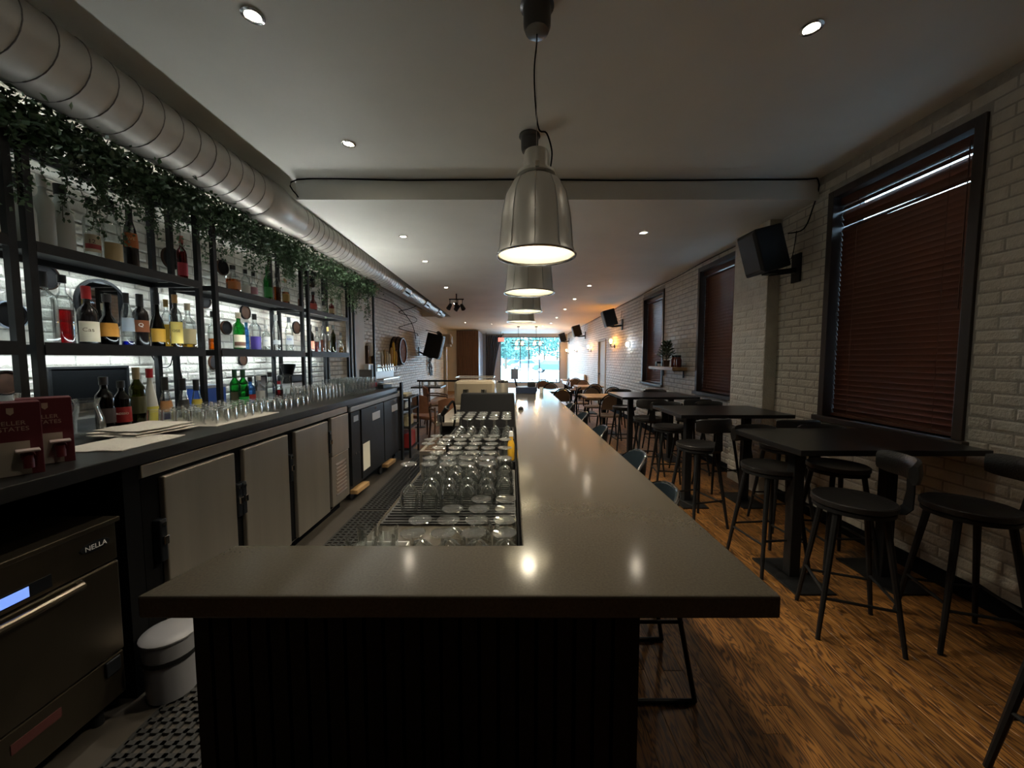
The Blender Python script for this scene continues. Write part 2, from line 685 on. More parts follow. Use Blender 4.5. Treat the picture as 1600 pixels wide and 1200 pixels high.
def make_bricks(wall, X, sgn, y0, y1, z0, z1, holes, vis, D):
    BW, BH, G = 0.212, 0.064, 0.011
    rnd = random.Random(11)

    def geo(w, h, d):
        w, h = w / 2, h / 2
        i = 0.011
        vs = [(0, -w, -h), (0, w, -h), (0, w, h), (0, -w, h),
              (sgn * d, -w + i, -h + i), (sgn * d, w - i, -h + i), (sgn * d, w - i, h - i), (sgn * d, -w + i, h - i)]
        fs = [(4, 5, 6, 7)] + [(a, (a + 1) % 4, 4 + (a + 1) % 4, 4 + a) for a in range(4)]
        return vs, fs
    vs0, fs0 = geo(BW, BH, D)
    me = bpy.data.meshes.new('brick')
    me.from_pydata(vs0, [], fs0)
    me.materials.append(M_BRICK)
    full, rest = [], MB()
    row = 0
    z = z0
    while z + BH < z1:
        y = y0 - (0.11 if row % 2 else 0)
        while y < y1:
            a, b = max(y, y0), min(y + BW, y1)
            segs = [(a, b)]
            for h in holes:
                if z + BH > h[2] and z < h[3]:
                    ns = []
                    for (p, q) in segs:
                        if q <= h[0] or p >= h[1]:
                            ns.append((p, q))
                        else:
                            if p < h[0] - 0.02:
                                ns.append((p, h[0]))
                            if q > h[1] + 0.02:
                                ns.append((h[1], q))
                    segs = ns
            for p, q in segs:
                if q - p < 0.03:
                    continue
                c = ((p + q) / 2, z + BH / 2)
                d = rnd.uniform(0.45, 1.25)
                if q - p > BW - 1e-4:
                    full.append((c[0], c[1], d))
                else:
                    vs, fs = geo(q - p, BH, D * d)
                    rest.add([(v[0] + X, v[1] + c[0], v[2] + c[1]) for v in vs], fs)
            y += BW + G
        z += BH + G
        row += 1
    sc = []
    for (y, zz, d) in full:
        s = 0
        if vis(y, zz) and y > 0.3:
            pr = project(Vector((X, y, zz)))
            if pr and -20 < pr[0] < 1620 and -20 < pr[1] < 1220:
                s = 1 / pr[2] ** 2.2
        sc.append((s, y, zz, d))
    sc.sort(reverse=True)
    for k, (s, y, zz, d) in enumerate(sc):
        if k < 300 and s > 0:
            o = link('brick', me, wall, (X, y, zz), (0, 0, 0))
            o.scale = (d, 1, 1)
        else:
            rest.add([(v[0] * d + X, v[1] + y, v[2] + zz) for v in vs0], fs0)
    r = part(wall, 'brickwork_beyond', rest, M_BRICK)
    r['kind'] = 'stuff'


make_bricks(wall_right, XR, -1, 0.6, YF, 0.1, 3.16, [(a - .01, b + .01, c - .05, d + .01) for a, b, c, d in WIN + [DOOR_R]] + [(4.15, 4.77, 0, 3.3)],
            lambda y, z: z > 0.3, 0.0045)
make_bricks(wall_left, XL, 1, 0.6, YF, 0.1, 3.16, [(6.9, 7.5, 0, 3.3)], lambda y, z: 1.08 < z < 2.75, 0.008)

# ceiling
mc = MB().box(XL - .25, XR + .28, YB, YS, ZN, ZN + .1)
mc.box(XL - .25, -2.0, YS, 12.7, ZN, ZN + .1)
struct('ceiling', mc, M_CEIL)
m = MB()
m.add([(-2.0, YS, zc(YS)), (XR, YS, zc(YS)), (XR, YF, zc(YF)), (-2.0, YF, zc(YF)), (-2.0, YS, ZN + .1), (XR, YS, ZN + .1), (XR, YF, ZN + .1), (-2.0, YF, ZN + .1)],
      [(3, 2, 1, 0), (4, 5, 6, 7), (0, 1, 5, 4), (1, 2, 6, 5), (2, 3, 7, 6), (3, 0, 4, 7)])
m.add([(XL, 12.7, zc(12.7)), (-2.0, 12.7, zc(12.7)), (-2.0, YF, zc(YF)), (XL, YF, zc(YF)), (XL, 12.7, ZN + .1), (-2.0, 12.7, ZN + .1), (-2.0, YF, ZN + .1), (XL, YF, ZN + .1)],
      [(3, 2, 1, 0), (4, 5, 6, 7), (0, 1, 5, 4), (1, 2, 6, 5), (2, 3, 7, 6), (3, 0, 4, 7)])
struct('ceiling', m, M_CEIL)
struct('wall_back', MB().box(XL - .25, XR + .28, YB - .2, YB, 0, 3.3), mat('dark_back_wall', (0.12, 0.115, 0.10), 0.7))
# pilaster on the right wall
pil = struct('trim_1', MB().box(XR - .13, XR, 4.15, 4.77, 0, zc(4.4)), M_BRICK)
make_bricks(pil, XR - .13, -1, 4.155, 4.765, 0.1, 2.93, [], lambda y, z: z > 0.3, 0.0045)
# smooth white pier at the left between shelves and brick
struct('trim_2', MB().box(XL, XL + .09, 6.9, 7.5, 0, 3.16), M_PLASTER, bevel=0.006)
struct('baseboard_right', MB().box(XR - .025, XR, YB, 11.65, 0, 0.11), M_BLACKMATTE, bevel=0.004)

# cream pier next to the wood-clad closet
struct('trim_3', MB().box(XL, -2.53, 17.6, YF, 0, zc(16) - .01), M_PLASTER, bevel=0.006)
# front wall with the street window ---------------------------------------------
WX0, WX1, WZ0, WZ1 = -0.62, 2.5, 0.22, 2.62
m = MB()
m.box(XL, WX0, YF, YF + .25, 0, 3.3)
m.box(WX1, XR, YF, YF + .25, 0, 3.3)
m.box(WX0, WX1, YF, YF + .25, 0, WZ0)
m.box(WX0, WX1, YF, YF + .25, WZ1, 3.3)
struct('wall_front', m, mat('front_wall_paint', (0.5, 0.52, 0.55), 0.6))
w4 = sempty('window_4', (0, YF, 0))
M_FRAME = mat('window_frame_metal', (0.10, 0.13, 0.16), 0.4, 0.3)
m = MB()
fw = 0.05
m.box(WX0, WX1, .05, .13, WZ0, WZ0 + fw).box(WX0, WX1, .05, .13, WZ1 - fw, WZ1)
m.box(WX0, WX0 + fw, .05, .13, WZ0, WZ1).box(WX1 - fw, WX1, .05, .13, WZ0, WZ1)
part(w4, 'window_frame', m, M_FRAME)
mx = [at(813, 560, Y=YF).x, at(826, 560, Y=YF).x, at(843, 560, Y=YF).x]
edges = [WX0] + mx + [WX1]
for i, x in enumerate(mx):
    part(w4, 'mullion', MB().box(x - .025, x + .025, .05, .13, WZ0 + fw, WZ1 - fw), M_FRAME)
for a, b in zip(edges, edges[1:]):
    part(w4, 'pane', MB().box(a, b, .085, .093, WZ0, WZ1), M_PANE)

# side windows with blinds -------------------------------------------------------
SL = 0.05
for wi, (y0, y1, z0, z1) in enumerate(WIN):
    w = sempty('window_%d' % (wi + 1), (XR, (y0 + y1) / 2, z0))
    h = (y1 - y0) / 2
    H = z1 - z0
    m = MB()
    m.box(-.02, .26, -h, -h + .06, 0, H).box(-.02, .26, h - .06, h, 0, H).box(-.02, .26, -h + .06, h - .06, H - .06, H)
    part(w, 'window_frame', m, M_DARKWOOD, bevel=0.004)
    part(w, 'window_sill', MB().box(-.05, .26, -h - .03, h + .03, -.045, 0), M_DARKWOOD, bevel=0.004)
    m = MB()
    m.box(.20, .24, -h + .06, h - .06, H / 2 - .02, H / 2 + .02)
    part(w, 'meeting_rail', m, M_DARKWOOD)
    part(w, 'pane', MB().box(.215, .221, -h + .06, h - .06, 0, H - .06), M_PANE)
    # the blind
    desc = ['mahogany slat blind with bright slits at the top behind the bar-height table',
            'closed mahogany slat blind between the wall shelf and the pilaster',
            'closed mahogany slat blind in the tall recess behind the wall shelf'][wi]
    b = thing('window_blind', desc, 'blind', (XR + .075, (y0 + y1) / 2, z0), 0, 'slat blinds in the side windows')
    bw = 2 * h - .123
    part(b, 'head_rail', MB().box(-.03, .03, -bw / 2, bw / 2, H - .13, H - .065), M_MAHOG, bevel=0.004)
    part(b, 'bottom_rail', MB().box(-.022, .022, -bw / 2, bw / 2, 0.004, 0.03), M_MAHOG, bevel=0.004)
    n = int((H - .16) / .043)
    pit = (H - .155 - .045) / (n - 1)
    tilt = R(69)
    sm = MB()
    sw = .052
    cs = 5
    # slightly crowned slat across its width
    prof = [(-sw / 2, 0), (-sw / 4, .002), (0, .0028), (sw / 4, .002), (sw / 2, 0)]
    vs, fs = [], []
    for yy in (-bw / 2, bw / 2):
        for (a, c) in prof:
            vs.append((a, yy, c + .0012))
        for (a, c) in reversed(prof):
            vs.append((a, yy, c - .0012))
    k = len(prof) * 2
    fs = [(i, (i + 1) % k, k + (i + 1) % k, k + i) for i in range(k)] + [tuple(reversed(range(k))), tuple(range(k, 2 * k))]
    sme = MB().add(vs, fs).mesh('slat', M_MAHOG, True)
    for i in range(n):
        zz = H - .155 - i * pit
        t = tilt
        rx = 0
        if wi == 0 and i in (0, 1):
            t = R(-57)
        if wi == 0 and 2 <= i <= 3:
            t = R(62)
        if wi == 0 and i == 4:
            t = R(-50)
            rx = R(-0.7)
        if wi > 0 and i == 0:
            t = R(-56)
        o = link('slat', sme, b, (0, 0, zz), (rx, t, 0))
    for yy in (-bw * .33, bw * .33):
        part(b, 'cord', MB().cyl((-.03, yy, .02), (-.03, yy, H - .1), .0015, n=5), M_MAHOG)
    part(b, 'tilt_wand', MB().cyl((-.038, -bw * .44, H * .42), (-.038, -bw * .44, H - .1), .004, n=6), M_MAHOG)

# side door on the right wall
dr = sempty('door_1', (XR + .05, (DOOR_R[0] + DOOR_R[1]) / 2, 0))
part(dr, 'door_leaf', MB().box(-.02, .03, -.46, .46, 0, 2.04), M_PLASTER, bevel=0.004)
m = MB()
for (a, b) in ((.15, .75), (.95, 1.85)):
    m.box(-.03, -.018, -.32, .32, a, b)
part(dr, 'door_panel', m, M_PLASTER, bevel=0.006)
part(dr, 'door_frame', MB().box(-.07, .03, -.5, -.46, 0, 2.08).box(-.07, .03, .46, .5, 0, 2.08).box(-.07, .03, -.5, .5, 2.04, 2.08), M_PLASTER)
part(dr, 'door_handle', MB().cyl((-.02, .38, 1.0), (-.08, .38, 1.0), .012).cyl((-.075, .38, 1.0), (-.075, .24, 1.0), .01).cyl((-.02, .38, 1.0), (-.026, .38, 1.0), .03), M_BLACK, True)

# ------------------------------------------------------------------ the bar
ZBAR, TB = 0.95, 0.055
bt = MB().prism([(-.87, .855), (.625, .855), (.625, 6.35), (.03, 6.35), (.03, 1.10), (-.815, 1.10)], ZBAR - TB, ZBAR)
single('bar_countertop', bt, M_QUARTZ, 'L-shaped dark polished stone bar top running down the room', 'bar top', bevel=0.005)

bb = thing('bar_cabinet', 'black bar front of narrow upright slats under the stone top', 'bar base', (0, 0.92, 0))
body = MB().box(-.80, .02, .94, 1.085, 0.002, ZBAR - TB).box(.02, .30, .94, 6.3, 0.002, ZBAR - TB)
part(bb, 'body', body, M_BLACKMATTE, world=True)
sl_me = MB().box(-.019, .019, -.012, .012, 0, ZBAR - TB - .004).mesh('slat', M_BLACK)
nsl = 23
for i in range(nsl):
    link('slat', sl_me, bb, (-.80 + (i + .5) * 1.1 / nsl, .92 + .008 - .92, .004))
sl_me2 = MB().box(-.012, .012, -.019, .019, 0, ZBAR - TB - .004).mesh('slat', M_BLACK)
for i in range(108):
    link('slat', sl_me2, bb, (.312, .03 + i * .0498, .004))

# under-bar work surface behind the bar
ub = thing('underbar_station', 'low stone and steel work surface behind the bar carrying inverted glasses', 'counter', (-.26, 1.7, 0))
part(ub, 'worktop', MB().box(-.55, .02, 1.10, 2.28, .80, .83), M_QUARTZ, world=True, bevel=0.003)
part(ub, 'body', MB().box(-.50, .02, 1.12, 2.26, .35, .80), M_STEEL, world=True)
for x, y in ((-.46, 1.16), (-.46, 2.22), (-.02, 1.16), (-.02, 2.22)):
    part(ub, 'leg', MB().cyl((x, y, 0), (x, y, .36), .02), M_STEEL, True, world=True)
bm_ = MB().box(-.53, .015, 1.5, 2.24, .831, .838)
for i in range(26):
    bm_.box(-.52, .01, 1.51 + i * .028, 1.515 + i * .028, .838, .842)
single('bar_mat', bm_, M_RUBBER, 'black ribbed rubber mat under the inverted wine glasses', 'bar mat')

st = thing('ice_well', 'black ice well and backsplash box behind the rack of stemware', 'ice well', (-.19, 2.8, 0))
part(st, 'body', MB().box(-.42, .02, 2.36, 3.3, .1, .86), M_BLACK, world=True, bevel=0.006)
m = MB()
prof = [(2.86, .86), (3.2, .86), (3.2, 1.215), (3.08, 1.215)]
m.add([(-.41, y, z) for y, z in prof] + [(.015, y, z) for y, z in prof], [(0, 1, 2, 3), (7, 6, 5, 4), (0, 4, 5, 1), (1, 5, 6, 2), (2, 6, 7, 3), (3, 7, 4, 0)])
part(st, 'backsplash', m, M_BLACKMATTE, world=True, bevel=0.006)
part(st, 'kickplate', MB().box(-.40, .0, 2.4, 3.26, 0, .1), M_BLACKMATTE, world=True)

ds = thing('drain_shelf', 'slatted drainboard beside the black ice well', 'drainboard', (-.55, 3.05, 0))
part(ds, 'frame', MB().box(-.68, -.43, 2.78, 2.8, .79, .82).box(-.68, -.43, 3.3, 3.32, .79, .82).box(-.68, -.66, 2.8, 3.3, .79, .82).box(-.45, -.43, 2.8, 3.3, .79, .82), M_STEEL, world=True)
for i in range(9):
    part(ds, 'slat', MB().box(-.66, -.45, 2.82 + i * .053, 2.85 + i * .053, .80, .815), M_WALNUT, world=True)
for x, y in ((-.67, 2.79), (-.67, 3.31), (-.44, 2.79), (-.44, 3.31)):
    part(ds, 'leg', MB().cyl((x, y, 0), (x, y, .79), .012), M_STEEL, True, world=True)

# ------------------------------------------------------------------ glassware builders
def glass_inverted_wine(h=.21, rb=.042, rf=.034):
    """upside-down stem glass: rim on the mat, foot in the air"""
    t = .0014
    bowl = MB().lathe([(rb * .80, 0), (rb * .93, h * .16), (rb, h * .3), (rb * .9, h * .43), (rb * .55, h * .535), (.007, h * .58),
                       (.004, h * .575), (rb * .53, h * .527), (rb * .88, h * .425), (rb - t, h * .3), (rb * .91, h * .16), (rb * .80 - t, 0), (rb * .80, 0)], 18)
    stem = MB().lathe([(.007, h * .58), (.0042, h * .64), (.0036, h * .8), (.0045, h * .95), (.009, h * .98)], 8)
    foot = MB().lathe([(0, h * .975), (.01, h * .975), (rf - .003, h * .986), (rf - .001, h * .980), (rf + .001, h * .990), (rf - .0005, h), (rf - .004, h * .996), (.012, h * .988), (0, h * .988)], 20)
    return bowl, stem, foot


def glass_inverted_coupe(h=.13, rb=.05, rf=.037):
    bowl = MB().lathe([(rb, 0), (rb * .98, h * .12), (rb * .86, h * .28), (rb * .5, h * .42), (.007, h * .48), (.004, h * .47), (rb * .48, h * .41),
                       (rb * .84, h * .27), (rb * .96, h * .12), (rb * .98, 0), (rb, 0)], 18)
    stem = MB().lathe([(.007, h * .48), (.005, h * .56), (.0045, h * .84), (.009, h * .955)], 8)
    foot = MB().lathe([(0, h * .95), (.01, h * .95), (rf - .003, h * .978), (rf - .001, h * .970), (rf + .001, h * .984), (rf - .0005, h), (rf - .004, h * .993), (.012, h * .978), (0, h * .978)], 20)
    return bowl, stem, foot


def tumbler_mesh(h, r0, r1, n=16, base=.012, up=True):
    t = .002
    p = [(0, 0), (r0 * .95, 0), (r0, .004), (r1, h), (r1 - t, h), (r0 - t, base), (0, base)]
    if not up:
        p = [(r, h - z) for r, z in p]
    return MB().lathe(p, n)


def stem_glass(name, parts, label, loc, group):
    t = thing(name, label, 'glass', loc, 0, group)
    for nm, mb in zip(('bowl', 'stem', 'foot'), parts):
        part(t, nm, mb, M_CLEAR, True)
    return t


# inverted wine glasses on the black mat
ZM = .842
proto = stem_glass('wine_glass', glass_inverted_wine(.215, .0405, .034), 'upturned clear wine glass standing on the black rubber mat', (-.46, 1.60, ZM), 'upturned wine glasses on the bar mat')
rnd = random.Random(5)
first = True
for j in range(7):
    for i in range(6):
        x = -.45 + i * .083 + rnd.uniform(-.002, .002) + (0.0 if j % 2 else .012)
        y = 1.60 + j * .098 + rnd.uniform(-.004, .004)
        if (i == 0 and j in (1, 2, 3)) or x > -.03:
            continue
        if first:
            proto.location = (x, y, ZM)
            first = False
        else:
            dup(proto, (x, y, ZM))
# coupes in front of them, feet up
ZS = .831
cp = stem_glass('coupe_glass', glass_inverted_coupe(.135, .047, .038), 'upturned clear coupe glass in the cluster beside the white tray', (0, 0, 0), 'upturned coupe glasses by the white tray')
ok = [(-.024 - a * .094, 1.152 + b * .095) for b in range(4) for a in range(4) if not (b == 3 and a > 1) and not (b == 2 and a > 2)]
for k, s in enumerate(ok):
    if k == 0:
        cp.location = (s[0], s[1], ZS)
    else:
        dup(cp, (s[0], s[1], ZS))

# white tray with tumblers
tr = MB()
a, b = at(570, 845, Z=.84), at(640, 845, Z=.84)
tx0, tx1, ty0, ty1 = -.545, -.365, 1.13, 1.33
tr.box(tx0, tx1, ty0, ty1, .831, .836)
for q in ((tx0, tx0 + .006, ty0, ty1), (tx1 - .006, tx1, ty0, ty1), (tx0, tx1, ty0, ty0 + .006), (tx0, tx1, ty1 - .006, ty1)):
    tr.box(*q, .836, .85)
single('serving_tray', tr, M_PLASTICW, 'shallow white plastic tray under the short tumblers', 'tray', bevel=0.002)
tm = tumbler_mesh(.085, .030, .034)
tme = tm.mesh('shot_tumbler', M_CLEAR, True)
for i, (x, y) in enumerate(((-.50, 1.29), (-.425, 1.285), (-.505, 1.21), (-.41, 1.205), (-.46, 1.165))):
    o = link('shot_tumbler', tme, None, (x, y, .8365))
    tag(o, 'short clear tumbler standing in the white plastic tray', 'glass', 'tumblers on the white tray')

# rack of stemware in front of the ice well backsplash
rk = thing('glass_rack', 'black open dish rack packed with stemware behind the bar', 'glass rack', (-.205, 2.635, .862))
m = MB().box(-.21, .21, -.20, .20, 0, .012)
part(rk, 'base', m, M_BLACK)
for zz in (.05, .10):
    m = MB().box(-.215, .215, -.206, -.198, zz, zz + .022).box(-.215, .215, .198, .206, zz, zz + .022).box(-.216, -.208, -.2, .2, zz, zz + .022).box(.208, .216, -.2, .2, zz, zz + .022)
    part(rk, 'band', m, M_BLACK)
for x in (-.21, 0, .21):
    for y in (-.2, .2):
        part(rk, 'post', MB().box(x - .008, x + .008, y - .008, y + .008, 0, .125), M_BLACK)
rg = None
for j in range(4):
    for i in range(5):
        x, y = -.205 - .168 + i * .084, 2.635 - .145 + j * .095
        hgt = .87 + .004
        if rg is None:
            rg = stem_glass('wine_glass', glass_inverted_wine(.235, .037, .033), 'clear stem glass upturned in the black dish rack', (x, y, hgt), 'stemware in the black dish rack')
        else:
            dup(rg, (x, y, hgt))
# small things along the inner edge of the bar
m = MB().lathe([(0, 0), (.028, 0), (.03, .006), (.026, .02), (.014, .03), (0, .032)], 16)
bell = thing('service_bell', 'small dark service bell on the bar top edge', 'bell', tuple(at(812, 640, Z=ZBAR) + Vector((.012, 0, .001))))
part(bell, 'dome', m, M_BLACKGLOSS, True)
part(bell, 'knob', MB().cyl((0, 0, .03), (0, 0, .046), .004), M_CHROME, True)

# ------------------------------------------------------------------ bottles
BM = {
    'clear': glass('bottle_clear', (0.95, 0.98, 0.97), 1.5, (0.6, 0.64, 0.64), 0.03, 0.006),
    'frost': mat('frosted_glass', (0.48, 0.52, 0.50), 0.45),
    'green': glass('bottle_green', (0.10, 0.52, 0.16), 1.1, (0.4, 0.5, 0.4)),
    'olive': glass('bottle_olive', (0.16, 0.17, 0.03), 1.1, (0.4, 0.5, 0.4)),
    'brown': glass('bottle_brown', (0.035, 0.016, 0.008), 1.1, (0.5, 0.5, 0.5)),
    'blue': glass('bottle_blue', (0.25, 0.5, 0.85), 1.1, (0.4, 0.5, 0.6)),
    'red': glass('bottle_red', (0.35, 0.01, 0.02), 1.1, (0.5, 0.5, 0.5)),
    'black': mat('bottle_black', (0.012, 0.010, 0.010), 0.12),
    'white': mat('bottle_white', (0.66, 0.66, 0.60), 0.3),
}
LQ = {
    'amber': glass('liquid_amber', (0.72, 0.26, 0.03), 0.5, (0.5, 0.4, 0.3)),
    'gold': glass('liquid_gold', (0.85, 0.62, 0.18), 0.5, (0.6, 0.5, 0.4)),
    'red': glass('liquid_red', (0.60, 0.01, 0.05), 0.5, (0.5, 0.4, 0.4)),
    'orange': glass('liquid_orange', (0.95, 0.38, 0.02), 0.5, (0.7, 0.5, 0.4)),
    'yellow': glass('liquid_yellow', (0.80, 0.75, 0.12), 0.5, (0.7, 0.6, 0.4)),
    'blue': glass('liquid_blue', (0.04, 0.10, 0.65), 0.5, (0.5, 0.5, 0.6)),
    'clear': None,
}


def pm(c):
    return mat('print_%02x%02x%02x' % tuple(int(x * 255) for x in c), c, 0.5)


SHAPE = {
    'wine': [(0, 0), (.94, 0), (1, .02), (1, .60), (.90, .67), (.45, .76), (.38, .80), (.38, .985), (.42, .99), (.42, 1), (.0, 1)],
    'liquor': [(0, 0), (.95, 0), (1, .015), (1, .62), (.86, .69), (.42, .76), (.36, .79), (.36, .97), (.40, .98), (.40, 1), (.0, 1)],
    'squat': [(0, 0), (.95, 0), (1, .02), (1, .52), (.88, .62), (.40, .70), (.34, .74), (.34, .97), (.38, .98), (.38, 1), (.0, 1)],
    'cone': [(0, 0), (.95, 0), (1, .02), (1, .16), (.70, .48), (.36, .74), (.33, .80), (.33, .98), (.36, 1), (.0, 1)],
    'bulb': [(0, 0), (.80, 0), (.9, .02), (1, .22), (1, .36), (.8, .50), (.42, .62), (.36, .68), (.36, .97), (.42, .98), (.42, 1), (.0, 1)],
    'tall': [(0, 0), (.95, 0), (1, .015), (.97, .50), (.80, .66), (.46, .80), (.40, .86), (.40, .98), (.44, 1), (.0, 1)],
}


def bottle(loc, h, r, shape, gl, liq=None, fill=.5, lab=None, cap=(0.02, 0.02, 0.02), lz=(.14, .42), sq=2.0, label='', group='', text=None, tcol=(.9, .85, .7), capf=.14, lab2=None, name='bottle', cat='bottle'):
    t = thing(name, label, cat, loc, 0, group)
    r *= 1.06
    pr = SHAPE[shape]
    part(t, 'body', MB().lathe([(a * r, b * h) for a, b in pr], 18, sq=sq), BM[gl], True)
    if liq:
        q = []
        for a, b in pr:
            if b <= fill:
                q.append((max(0, a * r * .93), max(b * h, .004)))
        q += [(q[-1][0], fill * h), (0, fill * h)]
        part(t, 'liquid', MB().lathe(q, 16, sq=sq), LQ[liq], True)
    if cap is not None:
        top = [(0, h * (1.0 - capf)), (.46 * r, h * (1.0 - capf)), (.47 * r, h * 1.012), (0, h * 1.012)]
        part(t, 'cap', MB().lathe(top, 14), pm(cap), True)
    if lab:
        def rad(z):
            for (a0, b0), (a1, b1) in zip(pr, pr[1:]):
                if b0 <= z <= b1 and b1 > b0:
                    return (a0 + (a1 - a0) * (z - b0) / (b1 - b0)) * r
            return r
        zs = [lz[0], (lz[0] + lz[1]) / 2, lz[1]]
        da = math.atan2(-loc[1], -loc[0]) + .25
        part(t, 'label', MB().lathe([(rad(z) * 1.02 + .0006, z * h) for z in zs], 20, sq=sq, arc=(da - R(66), da + R(66))), pm(lab), True)
        if lab2:
            za, zb = lz[0] + .05, lz[0] + (lz[1] - lz[0]) * .45
            part(t, 'label_band', MB().lathe([(rad(z) * 1.035 + .001, z * h) for z in (za, zb)], 20, sq=sq, arc=(da - R(60), da + R(60))), pm(lab2), True)
        if text:
            d = Vector((-loc[0], -loc[1], 0)).normalized()
            zt = (lz[0] * .42 + lz[1] * .58) * h
            writing(t, 'lettering', text, min(.034, r * 1.35 / max(2, len(text)) * 1.6), pm(tcol), frame(d * (r * 1.045 + .0016) + Vector((0, 0, zt)), Vector((0, 0, 1)).cross(d), d))
    return t


ZU, ZMID, ZCT = 2.10, 1.572, 1.085
XB = -2.575
K = (.02, .02, .02)
CRM = (.62, .55, .40)
WHT = (.75, .75, .72)


PLACED = []


def shelf_bottle(px, zs, top, r, *a, X=XB, **k):
    X0, lo = X, (-2.68 if zs > ZCT + .1 else -2.60)
    for dx in (0, -.03, .03, -.06, .06, -.09, -.12):
        X = X0 + dx
        y = y_at(px, X)
        if X > -2.50 and zs > ZCT + .1 or X < lo - .03:
            continue
        if all(math.hypot(X - q[0], y - q[1]) > r * 1.08 + q[3] + .003 for q in PLACED if q[2] == zs):
            break
    PLACED.append((X, y, zs, r * 1.08))
    p = at(px, top, X=X)
    h = max(.2, min(.40, p.z - zs))
    return bottle((X, y, zs), h, r, *a, **k)


GU, GM, GC = 'bottles on the upper back-bar shelf', 'bottles on the middle back-bar shelf', 'bottles on the back counter'
U = [
    (52, 285, .046, 'tall', 'frost', dict(sq=4, cap=K, label='frosted pale square bottle hung with leaves on the top shelf', )),
    (88, 275, .040, 'wine', 'frost', dict(cap=WHT, label='frosted slim bottle half hidden by the garland on the top shelf')),
    (114, 285, .050, 'tall', 'frost', dict(cap=K, label='stout frosted bottle hung with leaves on the top shelf')),
    (158, 318, .036, 'liquor', 'clear', dict(lab=CRM, lab2=(.35, .05, .05), text='12', tcol=(.1, .05, .05), cap=K, label='clear bottle with cream and red label reading 12 on the top shelf')),
    (189, 305, .043, 'liquor', 'clear', dict(lab=(.55, .42, .22), lz=(.06, .34), cap=K, label='large clear bottle with broad tan label on the top shelf')),
    (217, 322, .037, 'tall', 'black', dict(lab=(.55, .16, .04), lz=(.36, .60), cap=K, capf=.2, text='AVERNA'[:3], tcol=(.85, .6, .3), label='dark bottle with an orange diamond label on the top shelf')),
    (294, 374, .032, 'liquor', 'red', dict(cap=(.35, .1, .06), lab=(.45, .03, .05), label='red bottle standing alone at the end of the top shelf')),
    (371, 418, .046, 'squat', 'clear', dict(liq='amber', fill=.5, sq=4, cap=K, lab=(.4, .15, .04), label='squat square amber bottle on the top shelf')),
    (390, 424, .036, 'liquor', 'clear', dict(cap=K, lab=WHT, label='clear bottle with white label next to the square amber bottle')),
    (402, 428, .034, 'bulb', 'clear', dict(cap=K, lab=(.5, .25, .3), label='round-bellied clear bottle with pink label on the top shelf')),
    (412, 432, .030, 'liquor', 'clear', dict(cap=WHT, label='slim unlabelled clear bottle on the top shelf')),
    (424, 420, .038, 'wine', 'green', dict(cap=(.03, .2, .05), lab=(.05, .3, .08), label='emerald green bottle on the top shelf')),
    (438, 430, .036, 'liquor', 'clear', dict(liq='amber', fill=.55, cap=K, label='amber whisky bottle with tall neck on the top shelf')),
    (451, 438, .036, 'squat', 'clear', dict(liq='amber', fill=.5, cap=(.3, .2, .08), lab=(.45, .3, .1), label='amber bottle with ochre label at the end of the top shelf')),
    (474, 450, .034, 'liquor', 'clear', dict(liq='amber', fill=.45, cap=K, label='half full amber bottle behind the steel post on the top shelf')),
    (493, 458, .044, 'bulb', 'red', dict(cap=K, lab=(.4, .05, .04), label='dark red flask bottle on the far top shelf')),
    (509, 462, .036, 'liquor', 'clear', dict(cap=WHT, lab=WHT, label='clear bottle with white paper label on the far top shelf')),
    (521, 468, .034, 'squat', 'red', dict(cap=(.3, .02, .02), lab=(.5, .35, .2), label='squat red bottle with tan label on the far top shelf')),
    (533, 462, .038, 'tall', 'clear', dict(cap=K, label='tall clear bottle at the far end of the top shelf')),
]
